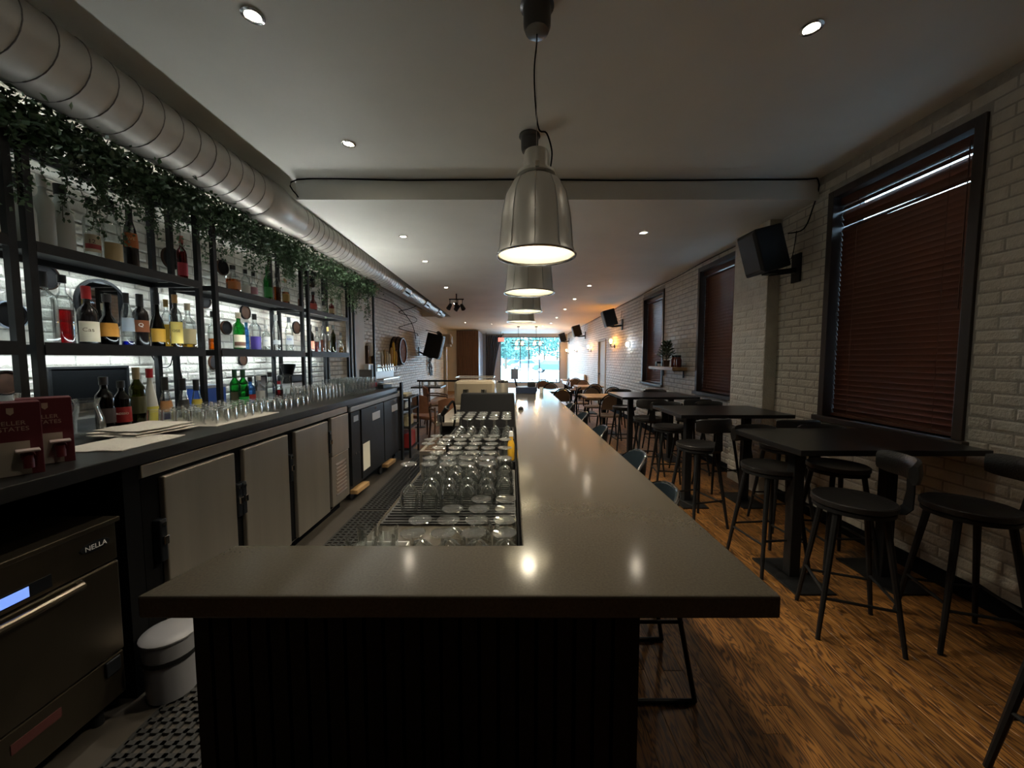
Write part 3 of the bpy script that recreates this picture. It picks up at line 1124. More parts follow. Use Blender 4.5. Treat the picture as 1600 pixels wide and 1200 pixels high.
MID = [
    (77, 424, .042, 'liquor', 'clear', dict(sq=4, cap=K, capf=.2, label='tall square clear bottle with black stopper on the middle shelf')),
    (107, 427, .038, 'liquor', 'clear', dict(liq='red', fill=.52, cap=K, capf=.1, label='clear bottle half full of bright red liquor')),
    (143, 450, .045, 'squat', 'black', dict(lab=CRM, lz=(.08, .42), cap=(.4, .02, .02), capf=.2, text='Cas', tcol=(.1, .06, .03), label='dark bottle with red cap and cream label on the middle shelf')),
    (174, 462, .046, 'bulb', 'brown', dict(lab=(.5, .22, .03), lz=(.2, .46), cap=K, label='dark round bottle with orange label on the middle shelf')),
    (204, 460, .033, 'tall', 'clear', dict(liq='blue', fill=.12, cap=K, capf=.18, lab=(.35, .42, .48), lz=(.3, .55), label='waisted clear bottle with a blue base on the middle shelf')),
    (225, 462, .040, 'liquor', 'black', dict(lab=(.25, .08, .03), lz=(.3, .52), text='Q', tcol=(.9, .85, .8), cap=K, capf=.22, label='dark bottle lettered with a white Q on the middle shelf')),
    (250, 455, .041, 'bulb', 'brown', dict(cap=K, capf=.2, lab=(.62, .34, .04), lz=(.12, .36), label='brown bottle with slim tall neck on the middle shelf')),
    (265, 470, .030, 'liquor', 'clear', dict(liq='gold', fill=.5, cap=(.45, .3, .1), lab=(.7, .45, .05), lz=(.2, .5), label='narrow golden bottle with orange label on the middle shelf')),
    (279, 462, .036, 'liquor', 'clear', dict(liq='gold', fill=.5, cap=(.4, .22, .08), lab=(.72, .58, .16), lz=(.10, .5), text='OSE', tcol=(.1, .08, .05), label='clear bottle with broad yellow label on the middle shelf')),
    (298, 476, .040, 'squat', 'clear', dict(liq='gold', fill=.45, sq=4, cap=CRM, lab=(.66, .55, .30), lz=(.12, .45), label='square whisky bottle with tan label at the end of the shelf')),
    (337, 488, .040, 'squat', 'clear', dict(liq='orange', fill=.3, cap=K, label='bottle with bright orange liquor at the bottom')),
    (376, 490, .046, 'liquor', 'green', dict(lab=(.62, .58, .42), lz=(.08, .42), lab2=(.12, .05, .03), cap=CRM, label='green glass gin bottle with tan and brown label')),
    (401, 492, .042, 'liquor', 'clear', dict(sq=4, lab=(.05, .03, .22), lz=(.02, .40), cap=K, label='square clear bottle with deep violet label')),
    (388, 505, .028, 'tall', 'blue', dict(cap=(.1, .3, .5), label='slim pale blue bottle between the gin bottles', )),
    (418, 508, .034, 'liquor', 'clear', dict(lab=WHT, lz=(.2, .55), cap=WHT, text='Bella', tcol=(.1, .15, .4), label='clear bottle with plain white label on the middle shelf')),
    (434, 492, .036, 'tall', 'clear', dict(cap=WHT, lab=(.6, .64, .66), lz=(.2, .32), label='tall clear frosted-label bottle on the middle shelf')),
    (454, 494, .040, 'wine', 'clear', dict(lab=(.66, .70, .74), lz=(.22, .48), cap=(.3, .33, .36), text='ABS', tcol=(.05, .12, .5), label='clear vodka bottle with blue lettering on the middle shelf')),
    (487, 508, .038, 'liquor', 'brown', dict(cap=K, lab=(.2, .05, .03), label='short brown bottle at the start of the far shelf')),
    (497, 512, .034, 'squat', 'clear', dict(liq='red', fill=.45, cap=K, label='squat bottle with reddish liquor on the far shelf')),
    (506, 510, .032, 'liquor', 'clear', dict(liq='amber', fill=.5, cap=K, label='amber bottle with black cap on the far middle shelf')),
    (514, 512, .030, 'liquor', 'clear', dict(liq='gold', fill=.5, cap=(.4, .3, .1), label='golden slim bottle on the far middle shelf')),
    (522, 508, .036, 'wine', 'olive', dict(cap=K, label='dark olive wine bottle on the far middle shelf')),
    (534, 520, .034, 'bulb', 'clear', dict(liq='gold', fill=.3, cap=K, label='small round bottle with pale gold liquor at the shelf end')),
]
for i, (px, top, r, sh, gl, kw) in enumerate(U):
    shelf_bottle(px, ZU, top, r, sh, gl, X=XB + random.uniform(-.03, .03), group=GU, **kw)
for i, (px, top, r, sh, gl, kw) in enumerate(MID):
    shelf_bottle(px, ZMID, top, r, sh, gl, X=XB + random.uniform(-.03, .02) - (.06 if px == 388 else 0), group=GM, **kw)
XC = -2.30
CT_B = [
    (160, 590, .040, 'wine', 'brown', dict(cap=K, lab=(.05, .04, .04), label='dark wine bottle behind the glass carafe'), -2.36),
    (187, 596, .038, 'wine', 'brown', dict(cap=K, lab=(.30, .02, .02), lz=(.12, .45), text='ROSSO', label='dark bottle with broad red label on the back counter'), -2.32),
    (212, 575, .038, 'wine', 'olive', dict(cap=(.3, .24, .12), capf=.2, lab=(.07, .07, .03), lz=(.2, .5), label='olive green wine bottle on the back counter'), -2.33),
    (233, 577, .038, 'cone', 'white', dict(cap=(.42, .02, .03), capf=.16, lab=(.66, .6, .1), lz=(.02, .30), label='white bottle with red cap and yellow foot'), -2.33),
    (256, 590, .040, 'cone', 'clear', dict(liq='blue', fill=.13, cap=K, capf=.3, lab=(.5, .25, .1), lz=(.2, .45), label='clear cone bottle with orange label and blue base'), -2.33),
    (284, 592, .038, 'cone', 'clear', dict(liq='clear', cap=K, capf=.3, lab=(.05, .05, .05), lz=(.22, .46), label='clear cone bottle with narrow black label'), -2.33),
    (305, 594, .038, 'cone', 'clear', dict(liq='yellow', fill=.15, cap=K, capf=.3, lab=(.6, .5, .08), lz=(.2, .46), label='clear cone bottle with yellow label'), -2.33),
    (366, 578, .036, 'wine', 'green', dict(cap=(.02, .07, .04), capf=.2, lab=(.25, .22, .15), label='green bottle with dark neck foil on the counter'), -2.34),
    (379, 578, .036, 'wine', 'green', dict(cap=(.02, .07, .04), capf=.2, lab=(.03, .6, .1), lz=(.02, .3), label='bright green bottle with green label on the counter'), -2.26),
    (390, 590, .036, 'liquor', 'blue', dict(cap=K, lab=(.45, .04, .03), lz=(.1, .42), label='pale blue bottle with red label on the counter'), -2.28),
    (403, 588, .040, 'squat', 'clear', dict(cap=WHT, lab=(.6, .63, .62), lz=(.04, .5), sq=4, label='square cut glass decanter on the counter'), -2.24),
    (421, 582, .040, 'squat', 'clear', dict(cap=K, label='clear flagon with black cap on the counter'), -2.22),
    (435, 600, .032, 'liquor', 'clear', dict(liq='red', fill=.6, cap=(.4, .03, .04), label='small bottle of red syrup on the counter'), -2.16),
]
for (px, top, r, sh, gl, kw, X) in CT_B:
    if kw.get('liq') == 'clear':
        kw.pop('liq')
    shelf_bottle(px, ZCT, top, r, sh, gl, X=X, group=GC, **kw)

# ------------------------------------------------------------------ back-bar shelving
XF, XK = -2.45, -2.80            # front and rear posts
ZTOP = 2.70
YU = [0.85, 1.915, 1.99, 3.045, 3.21, 4.52, 4.66, 5.76]
unit_desc = ['black steel shelf unit beside the boxed wine', 'black steel shelf unit above the folded towels',
             'black steel shelf unit above the short tumblers', 'black steel shelf unit next to the white pier']
LEDM = lamp_mat('led_strip', (0.80, 0.95, 1.0), 8.0)


def post(p, x, y, z0, z1, w=.034):
    part(p, 'post', MB().box(x - w / 2, x + w / 2, y - w / 2, y + w / 2, z0, z1), M_BLACK, world=True)


for u in range(4):
    y0, y1 = YU[2 * u], YU[2 * u + 1]
    s = thing('shelf_unit', unit_desc[u], 'shelf', ((XF + XK) / 2, (y0 + y1) / 2, ZCT), 0, 'black steel back-bar shelf units')
    for y in (y0, y1):
        post(s, XF, y, ZCT, ZTOP)
        post(s, XK, y, ZCT, ZTOP)
        for z in (ZMID - .03, ZU - .03, ZTOP - .017):
            part(s, 'cross_rail', MB().box(XK + .017, XF - .017, y - .015, y + .015, z - .017, z + .017), M_BLACK, world=True)
    for z in (ZTOP - .017,):
        for x in (XF, XK):
            part(s, 'top_rail', MB().box(x - .017, x + .017, y0 + .017, y1 - .017, z - .017, z + .017), M_BLACK, world=True)
    for z in (ZMID, ZU):
        m = MB().box(XK - .016, XF + .016, y0 + .018, y1 - .018, z - .012, z)
        part(s, 'shelf_board', m, M_BLACK, world=True)
        part(s, 'shelf_lip', MB().box(XF - .002, XF + .018, y0 + .018, y1 - .018, z - .055, z - .012), M_BLACK, world=True)
        part(s, 'shelf_lip', MB().box(XK - .018, XK + .002, y0 + .018, y1 - .018, z - .05, z - .012), M_BLACK, world=True)
    part(s, 'light_lip', MB().box(XK + .008, XK + .016, y0 + .017, y1 - .017, ZTOP, ZTOP + .022), M_BLACK, world=True)
    part(s, 'light_lip', MB().box(XF + .0185, XF + .0225, y0 + .018, y1 - .018, ZMID - .055, ZMID + .013), M_BLACK, world=True)  # lip added to keep the front uplight off the right wall
    # cool white LED strips: under both shelves and on the top rail, washing the wall; middle-shelf front uplight added to brighten the ceiling
    for (z, e, up, x) in ((ZMID - .022, 1.9, False, XK - .035), (ZU - .022, 1.5, False, XK - .035), (ZTOP + .006, (1.8, 2.2, 4.5, 5.0)[u], True, XK + .0), (ZMID + .004, (0.3, 0.4, 1.8, 16.0)[u], True, XF + .012)):
        L = y1 - y0 - .08
        st_ = part(s, 'led_strip', MB().box(x - .005, x + .005, (y0 + y1) / 2 - L / 2, (y0 + y1) / 2 + L / 2, z - .003, z + .003), LEDM, world=True)
        lo = Vector((x, (y0 + y1) / 2, z + (.006 if up else -.006))) - Vector(s.location)
        lamp(s, 'AREA', 'led_light', lo, e * L, (0.95, 0.96, 0.9) if up else (0.80, 0.94, 1.0), size=(.02, L), rot=(0, R(-160) if z > ZTOP else R(190), 0) if up else (0, 0, 0))

# open frame in front of the white pier
fr = thing('display_rack', 'tall black steel frame in front of the white pier', 'frame', (XF, 6.3, ZCT))
for y in (5.86, 6.85):
    post(fr, XF, y, ZCT, ZTOP)
    post(fr, XK, y, ZCT, ZTOP)
for x in (XF, XK):
    part(fr, 'top_rail', MB().box(x - .017, x + .017, 5.877, 6.833, ZTOP - .034, ZTOP), M_BLACK, world=True)
for y in (5.86, 6.85):
    part(fr, 'cross_rail', MB().box(XK + .017, XF - .017, y - .015, y + .015, ZTOP - .034, ZTOP), M_BLACK, world=True)

# leafy garlands on the shelf tops
def garland(y0, y1, seed, label, dense=1.0, hang=.36):
    rnd = random.Random(seed)
    g = thing('leaf_garland', label, 'garland', ((XF + .03), (y0 + y1) / 2, ZTOP), 0, 'artificial leaf garlands along the shelf tops')
    n = int((y1 - y0) / .05)
    stem = MB()
    leaf = MB()
    path = [(XF + .03 + rnd.uniform(-.05, .03), y0 + (y1 - y0) * i / n, ZTOP + .03 + rnd.uniform(-.01, .04)) for i in range(n + 1)]
    stem.tube(path, .005, 5)

    def put(p, s):
        d = Vector((rnd.gauss(0, 1), rnd.gauss(0, 1), rnd.gauss(-.3, .8))).normalized()
        w = d.cross(Vector((rnd.gauss(0, 1), rnd.gauss(0, 1), rnd.gauss(0, 1)))).normalized()
        n_ = d.cross(w).normalized()
        p = Vector(p)
        leaf.add([p, p + d * s * .5 + w * s * .3 + n_ * s * .06, p + d * s, p + d * s * .5 - w * s * .3 + n_ * s * .06], [(0, 1, 2), (0, 2, 3)])
    cnt = int(2600 * (y1 - y0) * dense)
    for i in range(cnt):
        y = rnd.uniform(y0, y1)
        put((XF + .02 + rnd.gauss(0, .065), y, ZTOP - .005 + rnd.gauss(0, .055)), rnd.uniform(.026, .05))
    trail = int((y1 - y0) * 34 * dense)
    for i in range(trail):
        y = rnd.uniform(y0, y1)
        L = rnd.uniform(.08, hang) * (1 if rnd.random() < .75 else 1.35)
        x = XF + rnd.uniform(-.10, .06)
        pts = []
        yy, xx = y, x
        for k in range(8):
            pts.append((xx, yy, ZTOP - L * k / 7))
            xx += rnd.uniform(-.012, .014)
            yy += rnd.uniform(-.018, .018)
        stem.tube(pts, .0018, 4)
        for k in range(int(L * 260)):
            t = rnd.random() * 6.99
            a, b = pts[int(t)], pts[int(t) + 1]
            f = t - int(t)
            put([a[q] + (b[q] - a[q]) * f + rnd.gauss(0, .014) for q in range(3)], rnd.uniform(.018, .036))
    part(g, 'stem', stem, M_STEM, world=True)
    o = part(g, 'foliage', leaf, M_LEAF, world=True)
    o['kind'] = 'stuff'


garland(0.95, 1.96, 1, 'dense leaf garland over the shelf unit by the boxed wine', 1.0, .5)
garland(1.98, 3.10, 2, 'dense leaf garland over the shelf unit above the towels', 1.25, .34)
garland(3.18, 4.58, 3, 'leaf garland over the shelf unit with the green gin bottle', 1.15, .34)
garland(4.64, 6.85, 4, 'leaf garland trailing down beside the white pier', .6, .52)

# round plaques and mirrors on the brick behind the bottles
M_PLQ = [mat('plaque_black', (0.010, 0.009, 0.009), 0.7, spec=.1), mat('plaque_brown', (0.035, 0.016, 0.009), 0.7, spec=.1, var=.3, vscale=12)]
PL = [(14, 492, 26, 0, 'round black plaque with pale rim beside the steel post'), (66, 432, 25, 0, 'round black plaque half behind the first steel post'),
      (6, 598, 24, 1, 'round brown wooden plaque low on the brick by the boxed wine'), (266, 404, 20, 0, 'round dark plaque on the brick near the lone red bottle'),
      (318, 470, 14, 0, 'small dark round plaque between two shelf units'), (382, 488, 13, 1, 'small brown round plaque above the green gin bottle'),
      (346, 418, 14, 0, 'small black round plaque under the leaf garland'), (334, 566, 14, 0, 'small black round plaque under the middle shelf by the double post'),
      (378, 562, 11, 1, 'small brown round plaque above the green counter bottles'), (462, 512, 12, 1, 'brown round plaque behind the vodka bottle'),
      (352, 512, 13, 0, 'dark round plaque behind the orange liquor'), (486, 440, 11, 0, 'dark round plaque under the trailing garland')]
for i, (px, py, r, k, lab) in enumerate(PL):
    p = at(px, py, X=XL + .012)
    rr = max(.055, r / 600.0 * p.y / 1.25)
    t = thing('round_plaque', lab, 'plaque', (XL + .011, p.y, p.z), 0, 'round plaques on the brick behind the bottles')
    part(t, 'disc', MB().lathe([(0, .014), (rr * .86, .012), (rr * .9, .02), (rr, .018), (rr, 0), (0, 0)], 26, axis='x'), M_PLQ[k], True)
    part(t, 'rim', MB().lathe([(rr * .97, 0), (rr * 1.03, 0), (rr * 1.03, .022), (rr * .97, .022), (rr * .97, 0)], 26, axis='x'), M_GREY if i == 0 else M_PLQ[1 - k], True)
p = at(160, 476, X=XL + .02)
t = thing('round_mirror', 'round wall mirror behind the dark bottles on the middle shelf', 'mirror', (XL + .011, p.y, p.z))
part(t, 'glass', MB().lathe([(0, .012), (.165, .012), (.165, 0)], 32, axis='x'), M_MIRROR)
part(t, 'frame', MB().lathe([(.160, 0), (.178, 0), (.178, .018), (.160, .018), (.160, 0)], 32, axis='x'), M_BLACK, True)
a, b = at(78, 582, X=XL + .02), at(199, 616, X=XL + .02)
t = thing('framed_picture', 'long dark framed panel on the brick above the back counter', 'picture', (XL + .011, (a.y + b.y) / 2, 1.30))
hw = (b.y - a.y) / 2
part(t, 'panel', MB().box(0, .012, -hw, hw, -.09, .13), mat('dark_glass_panel', (.006, .0065, .007), .6, spec=.05))
part(t, 'frame', MB().box(0, .02, -hw - .015, hw + .015, .13, .145).box(0, .02, -hw - .015, hw + .015, -.105, -.09).box(0, .02, -hw - .015, -hw, -.09, .13).box(0, .02, hw, hw + .015, -.09, .13), M_BLACK)
t = thing('photo_frame', 'small grey framed card standing behind the cut glass decanter', 'picture', (-2.62, y_at(407, -2.62), ZCT))
part(t, 'card', MB().box(-.004, .004, -.075, .075, .012, .22), M_GREY)
part(t, 'frame', MB().box(-.008, .008, -.09, -.075, 0, .235).box(-.008, .008, .075, .09, 0, .235).box(-.008, .008, -.075, .075, .22, .235).box(-.008, .008, -.075, .075, 0, .012), M_BLACK)

# ------------------------------------------------------------------ back counter, coolers
XCF = -1.65
ctr = single('back_counter', MB().prism([(XL + .012, .80), (XCF + .01, .80), (XCF + .01, 5.62), (-2.30, 5.62), (-2.30, 6.88), (XL + .012, 6.88)], ZCT - .055, ZCT), M_DARKTOP, 'long black back counter along the brick wall', 'counter', bevel=0.004)
cb = thing('counter_carcass', 'open black carcass carrying the near end of the back counter', 'cabinet', (-2.2, 1.2, 0))
part(cb, 'side_panel', MB().box(-2.6, XCF - .005, 1.60, 1.672, 0, ZCT - .056), M_BLACKMATTE, world=True)
part(cb, 'side_panel', MB().box(-2.6, XCF - .005, .81, .85, 0, ZCT - .056), M_BLACKMATTE, world=True)
part(cb, 'back_panel', MB().box(-2.62, -2.6, .81, 1.67, 0, ZCT - .056), M_BLACKMATTE, world=True)


def yx(px):
    return XCF * 600.0 / (px - 800.0)


fr = thing('steel_fridge', 'stainless undercounter fridge with three doors and louvred end', 'fridge', (-1.97, 2.75, 0))
YA, YZ = 1.68, 3.82
part(fr, 'body', MB().box(-2.35, XCF - .035, YA, YZ, .09, 1.025), M_STEEL, world=True, bevel=0.004)
part(fr, 'top_band', MB().box(XCF - .035, XCF, YA, YZ, .965, 1.024), M_STEEL, world=True, bevel=0.004)
part(fr, 'gasket', MB().box(XCF - .036, XCF - .02, YA + .01, YZ - .3, .11, .955), M_BLACKMATTE, world=True)
part(fr, 'kickplate', MB().box(-2.3, XCF - .09, YA + .03, YZ - .03, 0.0, .09), M_BLACKMATTE, world=True)
doors = [(1.775, 2.235), (2.315, 2.775), (2.875, 3.385)]
for (a, b) in doors:
    d = part(fr, 'door', MB().box(XCF - .02, XCF + .012, a, b, .12, .945), M_STEEL, world=True, bevel=0.006)


def latch(parent, y, z):
    m = MB().box(XCF - .02, XCF + .02, y - .018, y + .018, z - .11, z + .09)
    o = part(parent, 'door_latch', m, M_BLACKGLOSS, world=True, bevel=0.006)
    part(o, 'latch_button', MB().box(XCF + .02, XCF + .034, y - .012, y + .012, z - .03, z + .01), M_CHROME, world=True, bevel=0.003)
    part(o, 'latch_plate', MB().box(XCF + .02, XCF + .026, y - .008, y + .008, z + .06, z + .075), M_CHROME, world=True)


for (y, z) in ((1.75, .66), (2.255, .66), (2.297, .66), (2.80, .70), (3.41, .76)):
    latch(fr, y, z)
part(fr, 'upper_panel', MB().box(XCF - .03, XCF + .01, 3.455, YZ - .005, .60, .955), M_STEEL, world=True, bevel=0.004)
gp = part(fr, 'grille_panel', MB().box(XCF - .03, XCF + .004, 3.455, YZ - .005, .13, .595), M_STEEL, world=True, bevel=0.004)
for i in range(9):
    z = .22 + i * .036
    part(gp, 'louvre', MB().obox((XCF + .008, 3.63, z), (.016, .22, .012), (0, R(35), 0)), M_CHROME, world=True)

ck = thing('black_cooler', 'black back-bar cooler with two solid doors on wooden blocks', 'cooler', (-1.98, 4.75, 0))
YA2, YZ2 = 3.88, 5.60
part(ck, 'body', MB().box(-2.35, XCF - .02, YA2, YZ2, .14, 1.025), M_BLACK, world=True, bevel=0.005)
part(ck, 'trim_strip', MB().box(XCF - .02, XCF + .015, YA2, YZ2, .955, 1.0), M_GREY, world=True, bevel=0.003)
part(ck, 'vent_panel', MB().box(XCF - .02, XCF + .006, YA2 + .01, 4.12, .18, .945), M_BLACK, world=True, bevel=0.004)
for (a, b) in ((4.14, 4.86), (4.88, YZ2 - .02)):
    d = part(ck, 'door', MB().box(XCF - .02, XCF + .014, a, b, .18, .945), M_BLACK, world=True, bevel=0.006)
    yc = a + (b - a) * .62
    part(d, 'pull', MB().box(XCF + .012, XCF + .018, yc - .13, yc + .13, .77, .86), mat('silver_pull', (.55, .56, .58), .35, .3), world=True, bevel=0.002)
    part(d, 'lock', MB().cyl((XCF + .013, yc - .02, .91), (XCF + .02, yc - .02, .91), .012), M_CHROME, True, world=True)
part(ck, 'rating_plate', MB().box(XCF + .006, XCF + .008, 3.95, 4.07, .84, .90), M_GREY, world=True)
part(ck, 'key_switch', MB().cyl((XCF + .006, 3.98, .50), (XCF + .014, 3.98, .50), .012).cyl((XCF + .006, 4.05, .50), (XCF + .014, 4.05, .50), .012), M_CHROME, True, world=True)
part(ck, 'end_panel', MB().box(XCF + .013, XCF + .045, YZ2 - .03, YZ2 + .05, 0, 1.15), M_BLACK, world=True, bevel=0.004)
for y in (4.0, 4.9, 5.5):
    part(ck, 'caster', MB().cyl((XCF - .08, y, .05), (XCF - .05, y, .05), .05).box(XCF - .09, XCF - .04, y - .03, y + .03, .09, .14), M_BLACKGLOSS, True, world=True)
tag(single('paper_notice', MB().box(XCF + .0145, XCF + .0155, 4.16, 4.36, .26, .56), mat('paper', (.72, .70, .60), .8), 'white paper notice taped to the black cooler door', 'notice'), 'white paper notice taped to the black cooler door', 'notice')
for y in (3.97, 4.95):
    single('wood_block', MB().obox((XCF + .0, y + .12, .1), (.08, .30, .045), (0, 0, R(-3))), M_OAK, 'pale wooden block wedged under the black cooler', 'wood block', 'wood blocks under the cooler', bevel=0.004)
single('till_riser', MB().box(-2.3, -1.75, 5.2, 5.58, ZCT + .001, ZCT + .06), M_BLACK, 'low black riser at the far end of the back counter', 'riser', bevel=0.006)
t = thing('tablet_screen', 'black tablet leaning at the far end of the back counter', 'tablet', (-2.05, 5.35, ZCT + .061))
part(t, 'screen', MB().obox((0, .03, .10), (.17, .012, .20), (R(-18), 0, R(20))), M_BLACKGLOSS, bevel=0.004)
part(t, 'stand', MB().obox((-.01, .08, .04), (.10, .09, .078), (0, 0, R(20))), M_BLACK)
single('receipt_slip', MB().box(-1.80, -1.68, 5.25, 5.5, ZCT + .0615, ZCT + .063), M_PLASTICW, 'white slip of paper on the black riser', 'paper')

# glasswasher under the near end
dw = thing('glasswasher', 'stainless glasswasher with bar handle and blue display', 'glasswasher', (-1.9, 1.25, 0))
XD = -1.62
part(dw, 'body', MB().box(-2.2, XD - .03, .95, 1.528, .10, .838), M_STEELD, world=True, bevel=0.004)
part(dw, 'lid', MB().box(-2.22, XD + .012, .94, 1.535, .838, .857), M_STEELD, world=True, bevel=0.003)
part(dw, 'control_panel', MB().box(XD - .03, XD, .955, 1.526, .685, .836), M_STEELD, world=True, bevel=0.003)
dd = part(dw, 'door', MB().box(XD - .03, XD + .004, .955, 1.526, .30, .678), M_STEELD, world=True, bevel=0.006)
part(dd, 'handle', MB().tube([(XD + .002, 1.0, .66), (XD + .04, 1.02, .665), (XD + .045, 1.18, .665), (XD + .04, 1.36, .665), (XD + .002, 1.38, .66)], .014, 10), M_STEELD, True, world=True)
part(dw, 'lower_panel', MB().box(XD - .03, XD - .002, .955, 1.526, .11, .292), M_STEELD, world=True, bevel=0.004)
dsp = part(dw, 'display_bezel', MB().box(XD, XD + .004, 1.06, 1.30, .70, .745), M_BLACKGLOSS, world=True)
part(dsp, 'display', MB().box(XD + .004, XD + .0055, 1.10, 1.235, .705, .740), lamp_mat('lcd_blue', (.06, .24, .9), .55), world=True)
bd = part(dw, 'badge', MB().lathe([(0, .005), (.052, .005), (.055, 0)], 24, c=(XD, 1.445, .775), axis='x', sx=1.0, sy=.36), M_BLACKGLOSS, True, world=True)
wl = (XD + .0065 - (-1.9), 1.445 - 1.25, .775)
writing(bd, 'lettering', 'NELLA', .027, M_PLASTICW, frame(wl, (0, 1, 0), (1, 0, 0)))
part(dw, 'power_switch', MB().box(XD - .002, XD + .008, 1.45, 1.505, .225, .285), M_BLACKGLOSS, world=True, bevel=0.003)
stk_ = part(dw, 'warning_sticker', MB().box(XD - .002, XD + .0, 1.16, 1.30, .215, .25), mat('red_print', (.07, .018, .016), .6), world=True)
for y in (1.0, 1.48):
    part(dw, 'foot', MB().cyl((XD - .08, y, 0), (XD - .08, y, .11), .02), M_BLACK, True, world=True)
    part(dw, 'foot', MB().cyl((-2.12, y, 0), (-2.12, y, .11), .02), M_BLACK, True, world=True)
# pail beside it
pl = thing('plastic_pail', 'white plastic pail with dark band on the floor by the glasswasher', 'pail', (-1.53, 1.64, 0.012))
M_PAIL = mat('pail_plastic', (.22, .22, .24), .35)
part(pl, 'body', MB().lathe([(0, 0), (.088, 0), (.10, .26), (.104, .262), (.104, .272), (.096, .272), (.085, .012), (0, .012)], 24), M_PAIL, True)
part(pl, 'band', MB().lathe([(.0985, .17), (.1015, .17), (.1025, .19), (.0995, .19)], 24), M_BLACK, True)
part(pl, 'lid', MB().lathe([(0, .288), (.07, .288), (.10, .278), (.106, .272), (.106, .266)], 24), M_PAIL, True)

# dark sheet floor behind the bar, with rubber mats
struct('floor', MB().box(-2.4, .0, .3, 6.3, .0003, .0012), mat('sheet_vinyl', (.05, .042, .034), .55, var=.2, vscale=3))
def floor_mat(x0, x1, y0, y1, label):
    m = MB()
    p = .048
    nx, ny = int((x1 - x0) / p), int((y1 - y0) / p)
    for i in range(nx + 1):
        x = x0 + (x1 - x0) * i / nx
        m.box(x - .009, x + .009, y0, y1, .0015, .012)
    for j in range(ny + 1):
        y = y0 + (y1 - y0) * j / ny
        m.box(x0, x1, y - .009, y + .009, .0015, .012)
    single('floor_mat', m, M_RUBBER, label, 'mat', 'perforated rubber mats behind the bar')


floor_mat(-1.50, -.62, .96, 3.66, 'perforated black rubber floor mat along the steel fridge')
floor_mat(-1.50, -.74, 3.72, 5.9, 'perforated black rubber floor mat along the black cooler')

# ------------------------------------------------------------------ things on the back counter
M_MAROON = mat('maroon_card', (.11, .012, .018), .5)
M_CARD = mat('cream_card', (.42, .37, .30), .6)


def wine_box(x, y, rot, w, label, h=.26):
    t = thing('wine_box', label, 'box', (x, y, ZCT), rot, 'boxed wine on the back counter')
    part(t, 'carton', MB().box(-.05, .06, -w, w, 0, h), M_MAROON, bevel=0.002)
    part(t, 'cream_panel', MB().box(.06, .0612, -w + .002, w - .03, .002, h * .47), M_CARD)
    part(t, 'cream_panel', MB().box(-.045, .058, -w - .0012, -w, .002, h * .40), M_CARD)
    writing(t, 'lettering', 'PELLER\nESTATES', .021, mat('gold_print', (.45, .34, .25), .5), frame((.0615, 0, h * .68), (0, 1, 0), (1, 0, 0)))
    part(t, 'crest', MB().add([(.0614, -.008, h * .86), (.0614, .008, h * .86), (.0614, .008, h * .93), (.0614, -.008, h * .93), (.0614, 0, h * .83)], [(0, 4, 1, 2, 3)]), mat('gold_print', (.45, .34, .25), .5))
    tp = part(t, 'tap', MB().cyl((.06, w * .45, .075), (.10, w * .45, .07), .017).cyl((.095, w * .45, .075), (.095, w * .45, .03), .013), pm((.12, .01, .015)), True)
    part(tp, 'tap_lever', MB().box(.07, .12, w * .45 - .028, w * .45 + .028, .088, .096), pm((.5, .4, .38)), bevel=0.003)
    return t


wine_box(-1.80, 1.365, R(-36), .068, 'maroon and cream boxed wine at the near end of the counter')
wine_box(-1.87, 1.525, R(-38), .07, 'maroon boxed wine next to the glass carafe')


def towel(x, y, w, l, z, n, label, rot):
    rnd = random.Random(int(y * 100))
    t = thing('folded_towel', label, 'towel', (x, y, z), rot, 'white towels on the back counter')
    for k in range(n):
        m = MB()
        gx, gy = 8, 12
        vs, fs = [], []
        s = 1 - k * .06
        for top in (1, 0):
            for i in range(gx + 1):
                for j in range(gy + 1):
                    u, v = i / gx - .5, j / gy - .5
                    e = min(1, min(.5 - abs(u), .5 - abs(v)) * 9)
                    wob = (.006 * math.sin(9 * u + 3 * k) * math.cos(7 * v + k) + rnd.uniform(-.001, .001)) * top
                    vs.append((u * w * s + .008 * math.sin(6 * v + k), v * l * s + .008 * math.sin(7 * u + 2 * k), k * .013 + (.010 * e + .001 + abs(wob) * .6 if top else 0)))
        st = gy + 1
        N = (gx + 1) * st
        for i in range(gx):
            for j in range(gy):
                a = i * st + j
                fs.append((a, a + st, a + st + 1, a + 1))
                fs.append((N + a, N + a + 1, N + a + st + 1, N + a + st))
        ring = [i * st for i in range(gx + 1)] + [gx * st + j for j in range(1, gy + 1)] + [i * st + gy for i in range(gx - 1, -1, -1)] + [j for j in range(gy - 1, 0, -1)]
        for a, b in zip(ring, ring[1:] + ring[:1]):
            fs.append((b, a, N + a, N + b))
        m.add(vs, fs)
        part(t, 'fold', m, M_CLOTH, True, angle=60)
    return t


towel(-1.90, 1.86, .30, .36, ZCT + .001, 1, 'single white cloth laid flat by the boxed wine', R(4))
towel(-2.02, 2.10, .30, .34, ZCT + .015, 3, 'stack of folded white towels on the back counter', R(-6))
towel(-2.05, 2.62, .52, .62, ZCT + .001, 1, 'white cloth spread under the short tumblers', 0)

